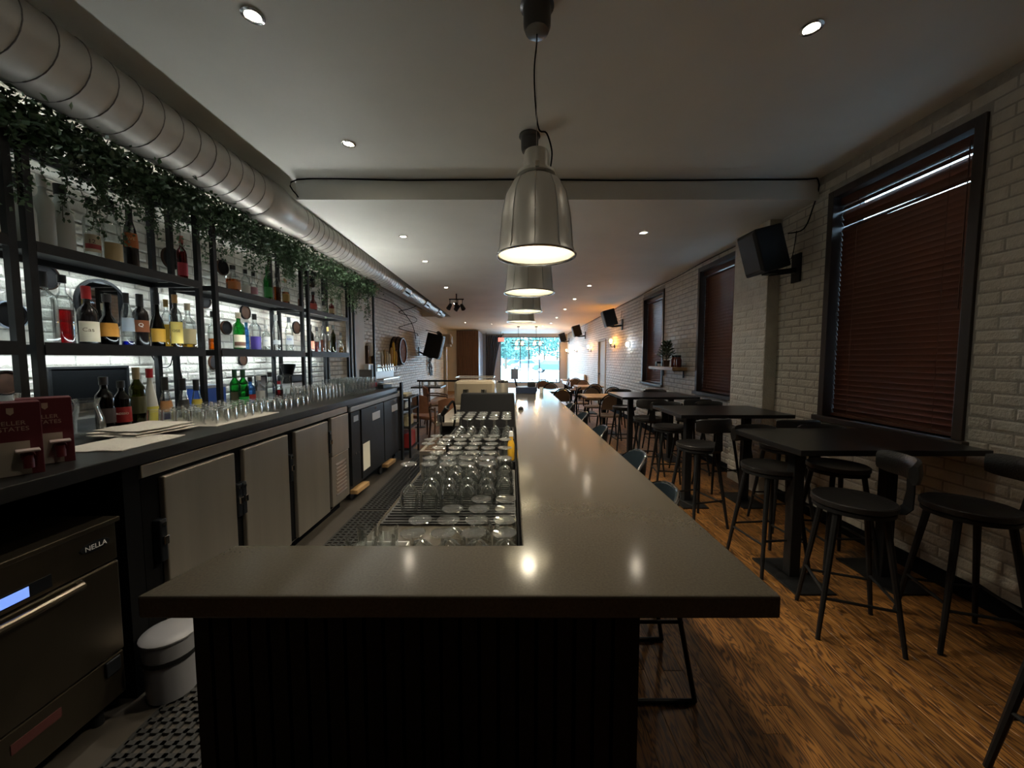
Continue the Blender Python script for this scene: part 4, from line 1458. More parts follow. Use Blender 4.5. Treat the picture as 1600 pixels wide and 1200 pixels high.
# tumblers and glasses on the counter
rk_me = tumbler_mesh(.085, .034, .039, 14, up=False).mesh('rocks_glass', M_CLEAR, True)
rnd = random.Random(21)
for j in range(8):
    for i in range(5):
        x, y = -2.215 + i * .088 + rnd.uniform(-.004, .004), 2.36 + j * .083 + rnd.uniform(-.003, .003)
        o = link('rocks_glass', rk_me, None, (x, y, ZCT + .0135))
        tag(o, 'short clear tumbler upturned on the spread white cloth', 'glass', 'short tumblers on the cloth')
for j in range(5):
    for i in range(4):
        x, y = -2.13 + i * .092 + rnd.uniform(-.004, .004), 3.06 + j * .088 + rnd.uniform(-.003, .003)
        o = link('rocks_glass', rk_me, None, (x, y, ZCT + .001))
        tag(o, 'short clear tumbler upturned on the bare counter', 'glass', 'short tumblers on the bare counter')
hb_me = tumbler_mesh(.145, .029, .034, 14, up=False).mesh('highball_glass', M_CLEAR, True)
for j in range(8):
    for i in range(4):
        x, y = -2.08 + i * .08 + rnd.uniform(-.004, .004), 3.56 + j * .08 + rnd.uniform(-.003, .003)
        o = link('highball_glass', hb_me, None, (x, y, ZCT + .001))
        tag(o, 'tall clear highball glass upturned on the back counter', 'glass', 'highball glasses on the back counter')
pint = MB().lathe([(0, 0), (.030, 0), (.032, .01), (.028, .03), (.036, .10), (.042, .16), (.040, .18), (.038, .18), (.040, .158), (.034, .10), (.026, .035), (0, .03)], 14).mesh('beer_glass', M_CLEAR, True)
for j in range(8):
    for i in range(4):
        x, y = -2.06 + i * .092 + rnd.uniform(-.004, .004), 4.24 + j * .092 + rnd.uniform(-.003, .003)
        o = link('beer_glass', pint, None, (x, y, ZCT + .001))
        tag(o, 'curved clear beer glass standing beside the highball glasses', 'glass', 'beer glasses on the back counter')
red = None
for i in range(5):
    t = thing('candle_glass', 'glass holder with red candle near the black riser', 'candle', (-1.83 - .0 * i, 4.99 + i * .042 - (.0 if i % 2 else 0), ZCT + .001), 0, 'red candle glasses') if red is None else None
    if red is None:
        part(t, 'holder', MB().lathe([(0, 0), (.018, 0), (.019, .002), (.019, .10), (.017, .10), (.016, .006), (0, .006)], 12), M_CLEAR, True)
        part(t, 'wax', MB().lathe([(0, .035), (.0155, .035), (.0155, .09), (0, .09)], 12), pm((.4, .03, .05)), True)
        red = t
    else:
        dup(red, (-1.83 - (.03 if i % 2 else 0), 4.99 + i * .043, ZCT + .001))
# carafe and pitchers behind the boxed wine
cf = thing('glass_carafe', 'clear glass carafe with flared lip beside the boxed wine', 'carafe', (-2.27, y_at(132, -2.27), ZCT + .001))
part(cf, 'body', MB().lathe([(0, 0), (.062, 0), (.068, .02), (.062, .09), (.046, .15), (.044, .17), (.054, .20), (.052, .20), (.042, .17), (.044, .15), (.060, .09), (.064, .02), (0, .012)], 22), M_CLEAR, True)
pt = thing('glass_pitcher', 'clear glass pitcher behind the boxed wine', 'pitcher', (-2.2, 1.50, ZCT + .001), 0, 'glass pitchers by the boxed wine')
part(pt, 'body', MB().lathe([(0, 0), (.055, 0), (.06, .02), (.055, .16), (.05, .20), (.056, .26), (.054, .26), (.048, .20), (.053, .16), (.057, .02), (0, .012)], 20), M_CLEAR, True)
part(pt, 'handle', MB().tube([(.05, 0, .21), (.09, 0, .21), (.105, 0, .15), (.09, 0, .08), (.056, 0, .06)], .006, 8), M_CLEAR, True)
dup(pt, (-2.22, 1.66, ZCT + .001), R(60))
dup(pt, (-2.25, 1.34, ZCT + .001), R(20))

# odds and ends behind the shelf posts
t = thing('blue_box', 'blue box with a grey lid standing behind the double post', 'box', (-2.66, y_at(322, -2.66), ZCT))
part(t, 'body', MB().box(-.07, .07, -.13, .13, 0, .16), pm((.03, .10, .45)), bevel=0.006)
part(t, 'lid', MB().box(-.075, .075, -.135, .135, .16, .185), M_GREY, bevel=0.004)
t = thing('coffee_grinder', 'black topped white appliance behind the small tumblers', 'grinder', (-2.66, y_at(453, -2.66), ZCT))
part(t, 'base', MB().box(-.08, .08, -.13, .13, 0, .13), M_PLASTICW, bevel=0.012)
part(t, 'head', MB().box(-.07, .09, -.15, .12, .13, .22), M_BLACK, bevel=0.015)
part(t, 'hopper', MB().lathe([(0, .22), (.05, .22), (.085, .33), (.085, .35), (0, .355)], 18, c=(0, -.04, 0)), M_BLACKGLOSS, True)
t = thing('glass_jar', 'wide clear storage jar with black clasp next to the red syrup', 'jar', (-2.36, y_at(447, -2.36), ZCT + .001))
part(t, 'body', MB().lathe([(0, 0), (.055, 0), (.06, .01), (.06, .17), (.048, .20), (.048, .22), (.045, .22), (.045, .20), (.057, .17), (.057, .012), (0, .01)], 20), M_CLEAR, True)
part(t, 'lid', MB().lathe([(.05, .22), (.052, .235), (.03, .25), (0, .252)], 20), M_CLEAR, True)
part(t, 'clasp', MB().box(.05, .062, -.012, .012, .16, .235), M_BLACK)
t = thing('cable_loop', 'thin black cable hanging under the middle shelf by the double post', 'cable', (-2.84, 3.12, 1.50))
part(t, 'cord', MB().tube(spline_pts([(0, -.1, .05), (.02, -.05, -.06), (.02, .05, -.06), (0, .12, .05), (.02, .16, -.2), (.04, .1, -.40)]), .004, 5), M_BLACKMATTE, True)

# ------------------------------------------------------------------ spiral duct
dc = thing('spiral_duct', 'galvanised spiral ventilation duct running below the ceiling', 'duct', (-2.28, 6.0, 2.94))
XDU, ZDU = -2.28, 2.945
M_SEAM = mat('duct_seam', (.22, .21, .20), .45, .7)


def duct_run(y0, y1, r, x, z, pitch):
    m = MB()
    n = max(2, int((y1 - y0) / .05))
    m.lathe([(r, y0 + (y1 - y0) * i / n) for i in range(n + 1)], 36, c=(x, 0, z), axis='y')
    part(dc, 'duct_section', m, M_GALV, True, world=True)
    turns = (y1 - y0) / pitch
    k = int(turns * 24)
    pts = [(x + (r + .001) * math.cos(2 * PI * i / 24), y0 + (y1 - y0) * i / k, z + (r + .001) * math.sin(2 * PI * i / 24)) for i in range(k + 1)]
    part(dc, 'spiral_seam', MB().tube(pts, .0035, 4), M_SEAM, True, world=True)


duct_run(-1.5, 3.55, .185, XDU, ZDU, .135)
duct_run(4.02, 12.5, .165, XDU - .02, ZDU + .01, .115)
m = MB().lathe([(.19, 3.48), (.20, 3.5), (.20, 3.75), (.192, 3.78), (.185, 3.86), (.175, 4.05), (.168, 4.1)], 36, c=(XDU - .005, 0, ZDU), axis='y')
part(dc, 'reducer', m, M_GALV, True, world=True)
part(dc, 'end_cap', MB().disc((XDU - .02, 12.5, ZDU + .01), .165, 36, 'y'), M_GALV, world=True)
for px, py in ((638, 450), (669, 468), (688, 482)):
    y = -2.16 * 600 / (px - 800)
    if y > 12.2:
        y = 12.0
    rg_ = part(dc, 'air_register', MB().obox((XDU + .125, y, ZDU - .085), (.02, .42, .15), (0, R(35), 0)), M_PLASTICW, world=True, bevel=0.004)
    for k in range(4):
        part(rg_, 'blade', MB().obox((XDU + .138 - .017 * (k - 1.5) * .6 + .0, y, ZDU - .095 + .025 * (k - 1.5) * .0 - .026 * (k - 1.5) * -.82), (.008, .36, .012), (0, R(35), 0)), M_BLACKMATTE, world=True)
for y in (1.0, 3.2, 5.5, 8.0, 10.5):
    part(dc, 'hanger_strap', MB().box(XDU - .004, XDU + .004, y - .012, y + .012, ZDU + .16, ZN), M_GALV, world=True)
# conduit under the duct
single('conduit', MB().cyl((-2.62, -1.5, 2.93), (-2.62, 6.7, 2.93), .014, n=8), M_PLASTER, 'thin pale conduit running along the wall above the garlands', 'conduit', smooth=True)

# ------------------------------------------------------------------ pendants
def pendant(y, zceil, x, label, seed):
    rnd = random.Random(seed)
    t = thing('pendant_lamp', label, 'pendant lamp', (x, y, zceil), 0, 'bell pendants over the bar')
    zb = 2.0 - zceil       # rim height (local)
    cz = 0
    part(t, 'canopy', MB().lathe([(0, 0), (.078, 0), (.08, -.012), (.066, -.02), (.064, -.10), (.055, -.122), (.02, -.132), (0, -.132)], 24), mat('canopy_grey', (.10, .10, .10), .3, .6), True)
    # shade bell: outside and inside
    R0 = .19
    prof = [(.062, .385), (.075, .372), (.115, .345), (.148, .285), (.166, .2), (.176, .1), (.181, .03), (.19, .008), (.193, 0)]
    part(t, 'shade', MB().lathe([(r, zb + z) for r, z in prof], 40), M_ALU, True, angle=60)
    part(t, 'shade_lining', MB().lathe([(r - .004, zb + z - .001) for r, z in reversed(prof[:-1])] + [(0, zb + .378)], 40), M_WHITEIN, True, angle=60)
    part(t, 'rim', MB().tube([(.192 * math.cos(2 * PI * k / 40), .192 * math.sin(2 * PI * k / 40), zb) for k in range(40)], .005, 6, True), M_CHROME, True)
    for k in range(10):
        a = 2 * PI * (k + .35) / 10
        pts = [((r + .001) * math.cos(a), (r + .001) * math.sin(a), zb + z) for r, z in prof[1:-1]]
        part(t, 'rib', MB().tube(pts, .0022, 5), M_CHROME, True)
    part(t, 'collar', MB().lathe([(.0, .40), (.07, .40), (.092, .392), (.094, .378), (.075, .372)], 28).xform(Matrix.Translation((0, 0, zb))), M_ALU, True)
    nk = part(t, 'neck', MB().lathe([(.062, .385), (.062, .475), (.056, .492), (.03, .498), (0, .498)], 24).xform(Matrix.Translation((0, 0, zb))), M_ALU, True)
    for k in range(3):
        a = 2 * PI * k / 3 + .5
        part(t, 'clip', MB().obox((.088 * math.cos(a), .088 * math.sin(a), zb + .392), (.02, .02, .028), (0, 0, a)), M_CHROME, bevel=0.003)
    part(t, 'suspension_wire', MB().cyl((0, 0, zb + .49), (0, 0, -.13), .0013, n=5), M_CHROME)
    top, bot = -.13, zb + .42
    if zceil > 3.0:
        pts = [(0, 0, top), (-.002, 0, top - .05), (-.012, 0, top - .16), (-.006, .01, top - .30), (.012, .02, top - .42), (.05, .02, bot + .17), (.075, .01, bot + .08), (.068, 0, bot)]
    else:
        pts = [(0, 0, top), (-.02, .0, top - .1), (-.03, .01, bot + .10), (.0, .02, bot + .05), (.06, .01, bot)]
    # smooth the flex by sampling a Catmull-Rom spline
    q = [Vector(p) for p in pts]
    q = [q[0]] + q + [q[-1]]
    sm = []
    for i in range(1, len(q) - 2):
        for s in range(5):
            u = s / 5
            sm.append(.5 * ((2 * q[i]) + (-q[i - 1] + q[i + 1]) * u + (2 * q[i - 1] - 5 * q[i] + 4 * q[i + 1] - q[i + 2]) * u * u + (-q[i - 1] + 3 * q[i] - 3 * q[i + 1] + q[i + 2]) * u ** 3))
    sm.append(q[-1])
    part(t, 'flex', MB().tube(sm, .004, 6), M_BLACKMATTE, True)
    part(t, 'bulb', MB().lathe([(0, .10), (.03, .108), (.05, .14), (.052, .17), (.035, .23), (.025, .27), (0, .27)], 20).xform(Matrix.Translation((0, 0, zb))), lamp_mat('pendant_bulb', (1.0, .86, .58), 14.0), True)
    lamp(t, 'SPOT', 'pendant_light', (0, 0, zb + .085), 36.0, (1.0, .88, .66), .05, (0, 0, 0), spot_size=R(128), spot_blend=.5)
    return t


PEND = [(1.92, ZN, .118), (2.98, ZN, .132), (4.15, zc(4.15), .128), (5.3, zc(5.3), .125)]
PD = ['bell pendant lamp hanging from the high ceiling over the near corner of the bar', 'bell pendant lamp hung just short of the ceiling step',
      'bell pendant lamp beyond the ceiling step over the glass rack end of the bar', 'bell pendant lamp over the far end of the bar']
for i, (y, z, x) in enumerate(PEND):
    pendant(y, z, x, PD[i], i)

# ------------------------------------------------------------------ recessed downlights
def downlight(x, y, z, label, group, e=9.0, dup_of=None):
    t = thing('downlight', label, 'downlight', (x, y, z - .001), 0, group)
    part(t, 'trim_ring', MB().lathe([(.052, 0), (.052, -.006), (.036, -.008), (.033, .0)], 20), M_CHROME, True)
    part(t, 'lens', MB().disc((0, 0, -.003), .034, 18, sgn=-1), lamp_mat('downlight_lens', (1.0, .86, .66), 60.0))
    lamp(t, 'SPOT', 'downlight_beam', (0, 0, -.012), e * 2.3, (1.0, .91, .75), .03, (0, 0, 0), spot_size=R(118), spot_blend=.8)
    return t


NEAR = [(395, 23, 'recessed downlight in the high ceiling next to the duct', 8), (1268, 42, 'recessed downlight in the high ceiling toward the blinds', 2.5), (545, 224, 'recessed downlight between the duct and the ceiling step', 18)]
for px, py, lab, e in NEAR:
    p = at(px, py, Z=ZN)
    downlight(p.x, p.y, ZN, lab, 'downlights in the high ceiling', e)


# unseen downlight added to brighten the near side of the first pendant
downlight(-.2, .62, ZN, 'added unseen downlight in the high ceiling above the bar corner', 'downlights in the high ceiling', 3.2)


def low(px, py):
    z = 2.9
    for _ in range(6):
        p = at(px, py, Z=z)
        z = zc(p.y)
    return at(px, py, Z=z), z


LOW = [(630, 369), (664, 408), (697, 449), (710, 474), (727, 512 - 8), (1006, 363), (921, 446), (898, 467), (883, 483), (870, 496), (861, 505), (848, 509), (768, 506)]
for px, py in LOW:
    p, z = low(px, py)
    side = 'duct side' if p.x < 0 else 'blind side'
    downlight(p.x, p.y, z, 'recessed downlight in the lowered ceiling on the %s of the pendants' % side, 'downlights in the lowered ceiling, %s' % side, 7)

# cable along the ceiling step
single('ceiling_cable', MB().tube(spline([(-1.98, YS - .006, 2.99), (-1.98, YS - .006, ZN - .012), (-1, YS - .006, ZN - .018), (0, YS - .006, ZN - .012), (1.2, YS - .006, ZN - .02), (2.6, YS - .006, ZN - .012), (2.82, YS - .02, ZN - .03), (2.83, 3.72, 2.9), (2.80, 3.78, 2.74), (2.7, 3.85, 2.72)]), .006, 6),
       M_BLACKMATTE, 'thin black cable tacked along the ceiling step down to the speaker', 'cable', smooth=True)
single('brick_cable', MB().tube([(XR - .02, y, zc(y) - .03 - .008 * math.sin(y * 3)) for y in [4.9 + .3 * i for i in range(50)]], .006, 5), M_BLACKMATTE, 'thin black cable running along the top of the brick wall', 'cable')

# ------------------------------------------------------------------ loudspeakers
def loudspeaker(wall_x, y, z, sgn, label, w=.30, h=.42, d=.30, reach=.33, tilt=16, group='loudspeakers on the window wall'):
    """sgn: direction the box looks along x"""
    t = thing('loudspeaker', label, 'speaker', (wall_x, y, z), 0, group)
    c = Vector((sgn * reach, 0, .05))
    rot = Euler((0, R(tilt) * sgn, 0)).to_matrix()
    m = MB()
    # trapezoid plan: wider at the front
    f, b = d / 2 * sgn, -d / 2 * sgn
    wf, wb = w / 2, w * .33
    base = [(f, -wf), (f, wf), (b, wb), (b, -wb)]
    vs = [(x, yy, -h / 2) for x, yy in base] + [(x, yy, h / 2) for x, yy in base]
    fs = [(0, 1, 2, 3), (7, 6, 5, 4), (0, 4, 5, 1), (1, 5, 6, 2), (2, 6, 7, 3), (3, 7, 4, 0)]
    m.add([c + rot @ Vector(v) for v in vs], fs)
    part(t, 'cabinet', m, M_BLACK, bevel=0.012)
    m = MB()
    g = [(f + .006 * sgn, -wf * .92), (f + .006 * sgn, wf * .92)]
    vs = [(f + .002 * sgn, -wf * .92, -h * .46), (f + .002 * sgn, wf * .92, -h * .46), (f + .002 * sgn, wf * .92, h * .46), (f + .002 * sgn, -wf * .92, h * .46),
          (f + .016 * sgn, -wf * .8, -h * .42), (f + .016 * sgn, wf * .8, -h * .42), (f + .016 * sgn, wf * .8, h * .42), (f + .016 * sgn, -wf * .8, h * .42)]
    m.add([c + rot @ Vector(v) for v in vs], [(4, 5, 6, 7)] + [(a, (a + 1) % 4, 4 + (a + 1) % 4, 4 + a) for a in range(4)])
    part(t, 'grille', m, M_RUBBER)
    cp_ = part(t, 'connector_panel', MB().add([c + rot @ Vector((b - .003 * sgn, yy, zz)) for yy, zz in ((-.05, -.02), (.05, -.02), (.05, .14), (-.05, .14))], [(0, 1, 2, 3)]), M_GREY)
    lo = c + rot @ Vector((0, 0, -h / 2))
    part(t, 'bracket_arm', MB().bar((sgn * .02, 0, -.14), (lo.x, 0, lo.z - .02), .035, .05).bar((lo.x, 0, lo.z - .03), (lo.x, 0, lo.z + .02), .10, .10), M_BLACK)
    part(t, 'wall_plate', MB().box(min(0, sgn * .02), max(0, sgn * .02), -.06, .06, -.26, .02), M_BLACK, bevel=0.004)
    lo2 = c + rot @ Vector((b, 0, .05))
    part(t, 'lead', MB().tube(spline([tuple(lo2), (lo2.x - sgn * .05, 0, lo2.z - .08), (sgn * .05, .02, -.02), (sgn * .01, .02, .25)]), .004, 5), M_BLACKMATTE, True)
    return t


for (px, py, lab) in ((1248, 400, 'black loudspeaker hung beside the blind with bright slits'), (973, 500, 'black loudspeaker hung above the warm wall lamp by the pale door'),
                      (915, 519, 'black loudspeaker hung between the warm wall lamps'), (889, 529, 'black loudspeaker hung next to the street window')):
    p = at(px, py, X=XR)
    loudspeaker(XR - .008, min(p.y, 19.2), p.z, -1, lab, d=.30, h=.42)
p = at(654, 543, X=XL)
loudspeaker(XL + .008, p.y, p.z, 1, 'large black loudspeaker hung on the brick past the half barrel', w=.45, h=.74, d=.50, reach=.48, tilt=14, group='loudspeaker on the barrel wall')

# spotlights hung from the lowered ceiling
p, z = low(713, 459)
t = thing('spotlight_cluster', 'cluster of small black stage spotlights hung from the ceiling', 'spotlight', (p.x, p.y, z))
part(t, 'stem', MB().cyl((0, 0, 0), (0, 0, -.12), .012), M_BLACK, True)
part(t, 'cross_bar', MB().cyl((-.16, 0, -.12), (.16, 0, -.12), .014), M_BLACK, True)
for x, r in ((-.14, -20), (0.0, 10), (.13, 25), (.03, -35)):
    c = Vector((x, -.03, -.23 - abs(r) * .002))
    d = Vector((math.sin(R(r)), -.5, -.8)).normalized()
    part(t, 'spot_head', MB().cyl(c - d * .05, c + d * .08, .035, .05).cyl((x, 0, -.12), tuple(c), .008), M_BLACK, True)
t = thing('arm_spotlight', 'small black spotlight on a wall arm above the large speaker', 'spotlight', (XL + .008, 13.2, 2.36))
part(t, 'arm', MB().cyl((0, 0, .1), (.45, 0, 0), .012), M_BLACK, True)
part(t, 'head', MB().cyl((.42, .04, .02), (.50, -.12, -.06), .06, .075), M_BLACK, True)
# loose wires on the brick above the speaker
rnd = random.Random(9)
pts = [at(640 + 14 * math.sin(i * 1.1) + rnd.uniform(-3, 3), 470 + i * 4.2, X=XL + .02) for i in range(14)]
single('wire_tangle', MB().tube(spline([tuple(p) for p in pts]), .008, 5), M_BLACKMATTE, 'tangle of loose black wires on the brick by the large speaker', 'wires')
pts = [at(px, py, X=XL + .02) for px, py in ((586, 464), (610, 472), (625, 482), (640, 500), (646, 512), (650, 530))]
single('speaker_wire', MB().tube(spline([tuple(p) for p in pts]), .008, 5), M_BLACKMATTE, 'black wire drooping down the brick to the large speaker', 'cable')

# half barrel on the brick
p = at(623, 550, X=XL)
t = thing('half_barrel', 'half wooden barrel mounted head outward on the brick', 'barrel', (XL + .012, 9.6, 1.68))
n = 20
M_BAR = mat('barrel_oak', (.10, .052, .028), .5, var=.4, vscale=14, stretch=(.1, 1, 1))
for k in range(n):
    a0, a1 = 2 * PI * k / n + .012, 2 * PI * (k + 1) / n - .012
    m = MB()
    vs = []
    for (r, x) in ((.36, 0), (.355, .12), (.325, .24), (.30, .24), (.33, .12), (.335, 0)):
        for a in (a0, a1):
            vs.append((x, r * math.cos(a), r * math.sin(a)))
    m.add(vs, [(0, 1, 3, 2), (2, 3, 5, 4), (4, 5, 7, 6), (6, 7, 9, 8), (8, 9, 11, 10), (10, 11, 1, 0)])
    part(t, 'stave', m, M_BAR)
for x, r in ((.03, .361), (.125, .357), (.215, .338)):
    part(t, 'hoop', MB().lathe([(r + .001, x - .018), (r + .005, x - .016), (r + .003, x + .016), (r - .002, x + .018)], 36, axis='x'), M_BLACK, True)
for k in range(6):
    y0, y1 = -.30 + k * .1, -.30 + (k + 1) * .1 - .003
    zz = [math.sqrt(max(0, .302 ** 2 - y * y)) for y in (y0, y1)]
    part(t, 'head_board', MB().add([(.20, y0, -zz[0]), (.20, y1, -zz[1]), (.20, y1, zz[1]), (.20, y0, zz[0]), (.215, y0, -zz[0]), (.215, y1, -zz[1]), (.215, y1, zz[1]), (.215, y0, zz[0])],
         [(4, 5, 6, 7), (0, 1, 5, 4), (1, 2, 6, 5), (2, 3, 7, 6), (3, 0, 4, 7)]), mat('barrel_head', (.17, .07, .04), .8, spec=.15, var=.3, vscale=16))

# wall-mounted beer taps
t = thing('beer_tap_panel', 'wall-mounted row of beer taps on white boxing past the back counter', 'beer taps', (XL + .01, 8.4, 1.25))
part(t, 'boxing', MB().box(0, .16, -.95, .62, -.20, .14), M_PLASTICW, bevel=0.006)
part(t, 'steel_plate', MB().box(.16, .168, -.5, .6, -.02, .13), M_STEEL)
part(t, 'dark_hatch', MB().box(.16, .166, -.83, -.63, -.12, .12), M_BLACK)
part(t, 'drip_tray', MB().box(.16, .30, -.5, .6, -.20, -.17), M_STEEL)
hc = [(.62, .60, .52), (.35, .25, .1), (.62, .55, .4), (.7, .68, .6), (.5, .28, .08), (.75, .48, .05), (.6, .4, .1)]
for i in range(7):
    y = -.42 + i * .16
    part(t, 'faucet', MB().cyl((.16, y, .06), (.25, y, .06), .014).cyl((.245, y, .07), (.26, y, -.02), .011), M_CHROME, True)
    H = (.30, .36, .32, .28, .42, .55, .34)[i]
    part(t, 'tap_handle', MB().lathe([(0, .08), (.014, .08), (.024, .14), (.034, .08 + H * .7), (.024, .08 + H * .93), (0, .08 + H)], 10, c=(.245, y, 0)), pm(hc[i]), True)
t = thing('tall_tap_tower', 'tall pale handle and dark wood blocks above the tap boxing', 'tap handles', (XL + .09, 7.75, 1.392))
part(t, 'block', MB().box(-.04, .03, -.16, -.10, 0, .36), M_WALNUT, bevel=0.004)
part(t, 'block', MB().box(-.04, .03, .12, .20, 0, .38), M_WALNUT, bevel=0.004)
part(t, 'handle', MB().lathe([(0, .14), (.05, .16), (.075, .22), (.08, .38), (.06, .42), (0, .43)], 16), M_PLASTICW, True)
part(t, 'handle_stem', MB().cyl((0, 0, 0), (0, 0, .16), .02), pm((.4, .25, .1)), True)

# small rack past the cooler
t = thing('bottle_rack', 'low black rack with crates past the end of the black cooler', 'rack', (-1.75, 5.95, 0))
for x in (-.28, .22):
    for y in (-.25, .25):
        part(t, 'post', MB().box(x - .015, x + .015, y - .015, y + .015, 0, .92), M_BLACK)
for z in (.12, .45, .72, .9):
    part(t, 'shelf', MB().box(-.29, .23, -.26, .26, z, z + .018), M_BLACK)
single('bottle_crate', MB().box(-1.98, -1.56, 5.76, 6.14, .139, .36), pm((.35, .03, .03)), 'red crate on the lowest shelf of the low rack', 'crate', bevel=0.008)
single('card_box', MB().box(-1.96, -1.58, 5.78, 6.1, .469, .62), mat('pale_card', (.55, .48, .3), .7), 'pale cardboard box on the middle of the low rack', 'box', bevel=0.004)
single('menu_stack', MB().box(-1.95, -1.6, 5.8, 6.12, .919, .96), mat('pale_card', (.55, .48, .3), .7), 'stack of pale menus on top of the low rack', 'menus', bevel=0.003)
single('paper_box', MB().box(-1.93, -1.62, 5.8, 6.1, .739, .84), M_PLASTICW, 'white box under the stack of menus', 'box', bevel=0.003)

# ------------------------------------------------------------------ coffee machine, canister and till on the bar end
t = thing('coffee_machine', 'cream enamel coffee machine on the inner side of the bar', 'coffee machine', (-.42, 4.55, .90))
part(t, 'housing', MB().box(-.24, .22, -.18, .2, .06, .34), M_CREAM, bevel=0.03)
part(t, 'cup_rail', MB().tube([(-.23, -.17, .38), (.21, -.17, .38), (.21, .19, .38), (-.23, .19, .38)], .006, 6, True), M_CHROME, True)
part(t, 'drip_tray', MB().box(-.23, .21, -.30, -.18, .03, .07), M_STEEL, bevel=0.004)
for x in (-.1, .1):
    part(t, 'group_head', MB().cyl((x, -.22, .16), (x, -.22, .25), .035), M_CHROME, True)
for x, y in ((-.2, -.14), (.18, -.14), (-.2, .16), (.18, .16)):
    part(t, 'foot', MB().cyl((x, y, 0), (x, y, .06), .02), M_BLACK, True)
t = thing('back_station', 'steel work station under the coffee machine', 'counter', (-.42, 4.5, 0))
part(t, 'worktop', MB().box(-.72, .018, 3.6, 5.4, .86, .899), M_STEEL, world=True, bevel=0.004)
part(t, 'body', MB().box(-.68, .015, 3.64, 5.36, .1, .86), M_BLACK, world=True)
part(t, 'kickplate', MB().box(-.62, .01, 3.68, 5.32, 0, .1), M_BLACKMATTE, world=True)
t = thing('steel_canister', 'tall steel canister beside the coffee machine', 'canister', (-.105, 4.25, .90))
part(t, 'body', MB().lathe([(0, 0), (.062, 0), (.064, .01), (.064, .33), (.06, .34), (0, .34)], 22), M_STEEL, True)
part(t, 'lid', MB().lathe([(.066, .335), (.066, .352), (.05, .362), (0, .365)], 22), M_CHROME, True)
t = thing('cash_till', 'dark till with small screen at the far end of the bar', 'till', (.23, 6.12, ZBAR + .001))
part(t, 'drawer', MB().box(-.17, .15, -.16, .16, 0, .10), mat('till_blue', (.02, .03, .06), .35), bevel=0.006)
part(t, 'screen', MB().obox((-.24 + .05, .02, .30), (.12, .02, .17), (R(-12), 0, 0)), mat('till_blue', (.02, .03, .06), .35), bevel=0.004)
part(t, 'screen_post', MB().cyl((-.15, .05, .09), (-.19, .04, .24), .015), M_BLACK, True)
part(t, 'printer', MB().box(.02, .14, -.06, .1, .10, .17), M_BLACK, bevel=0.006)
t = thing('cup_stack', 'white paper cups on the far end of the bar', 'cups', (.47, 6.1, ZBAR + .001))
part(t, 'cup', MB().lathe([(0, 0), (.026, 0), (.034, .09), (.036, .09)], 14), M_PLASTICW, True)

# citrus press bottle between rack and bar
t = thing('juice_bottle', 'yellow juice bottle tucked between the rack and the bar', 'bottle', (-.006, 2.386, .862))
part(t, 'body', MB().lathe([(0, 0), (.02, 0), (.022, .01), (.022, .10), (.012, .13), (.012, .15), (0, .15)], 12), pm((.75, .42, .03)), True)
part(t, 'cap', MB().lathe([(0, .15), (.014, .15), (.012, .18), (0, .185)], 12), M_PLASTICW, True)

# soda gun and tap beside the ice well
t = thing('soda_gun', 'chrome soda gun holder on the drainboard by the ice well', 'soda gun', (-.56, 3.0, .821))
part(t, 'holder', MB().lathe([(0, 0), (.035, 0), (.035, .02), (.012, .04), (.012, .16), (.03, .18), (.03, .24), (0, .25)], 14), M_CHROME, True)
part(t, 'gun', MB().cyl((0, 0, .22), (.06, -.05, .30), .016, .02), M_BLACK, True)
part(t, 'hose', MB().tube(spline([(.06, -.05, .30), (.10, 0, .34), (.10, .08, .2), (.06, .12, .02)]), .009, 7), M_BLACKMATTE, True)

# ------------------------------------------------------------------ bar-height tables
ZT = 0.966


def bar_table(x0, x1, y0, y1, label):
    cx, cy = (x0 + x1) / 2, (y0 + y1) / 2
    t = thing('bar_table', label, 'table', (cx, cy, 0), 0, 'black bar-height tables along the windows')
    w, d = (x1 - x0) / 2, (y1 - y0) / 2
    part(t, 'table_top', MB().box(-w, w, -d, d, ZT - .035, ZT), M_DARKTOP, bevel=0.003)
    for sx in (-1, 1):
        x = sx * (w * .56)
        part(t, 'pedestal', MB().box(x - .035, x + .035, -.035, .035, .012, ZT - .05), M_BLACK, bevel=0.004)
        part(t, 'base_plate', MB().box(x - .13, x + .13, -d * .62, d * .62, 0.0, .012), M_BLACK, bevel=0.003)
        part(t, 'top_bracket', MB().box(x - .12, x + .12, -d * .6, d * .6, ZT - .05, ZT - .035), M_BLACK)
    return t


bar_table(1.68, 2.80, 2.20, 2.92, 'black bar-height table below the blind with bright slits')
bar_table(1.60, 2.68, 3.60, 4.34, 'black bar-height table beside the pilaster')
bar_table(1.53, 2.60, 5.28, 6.10, 'black bar-height table below the wall shelf')

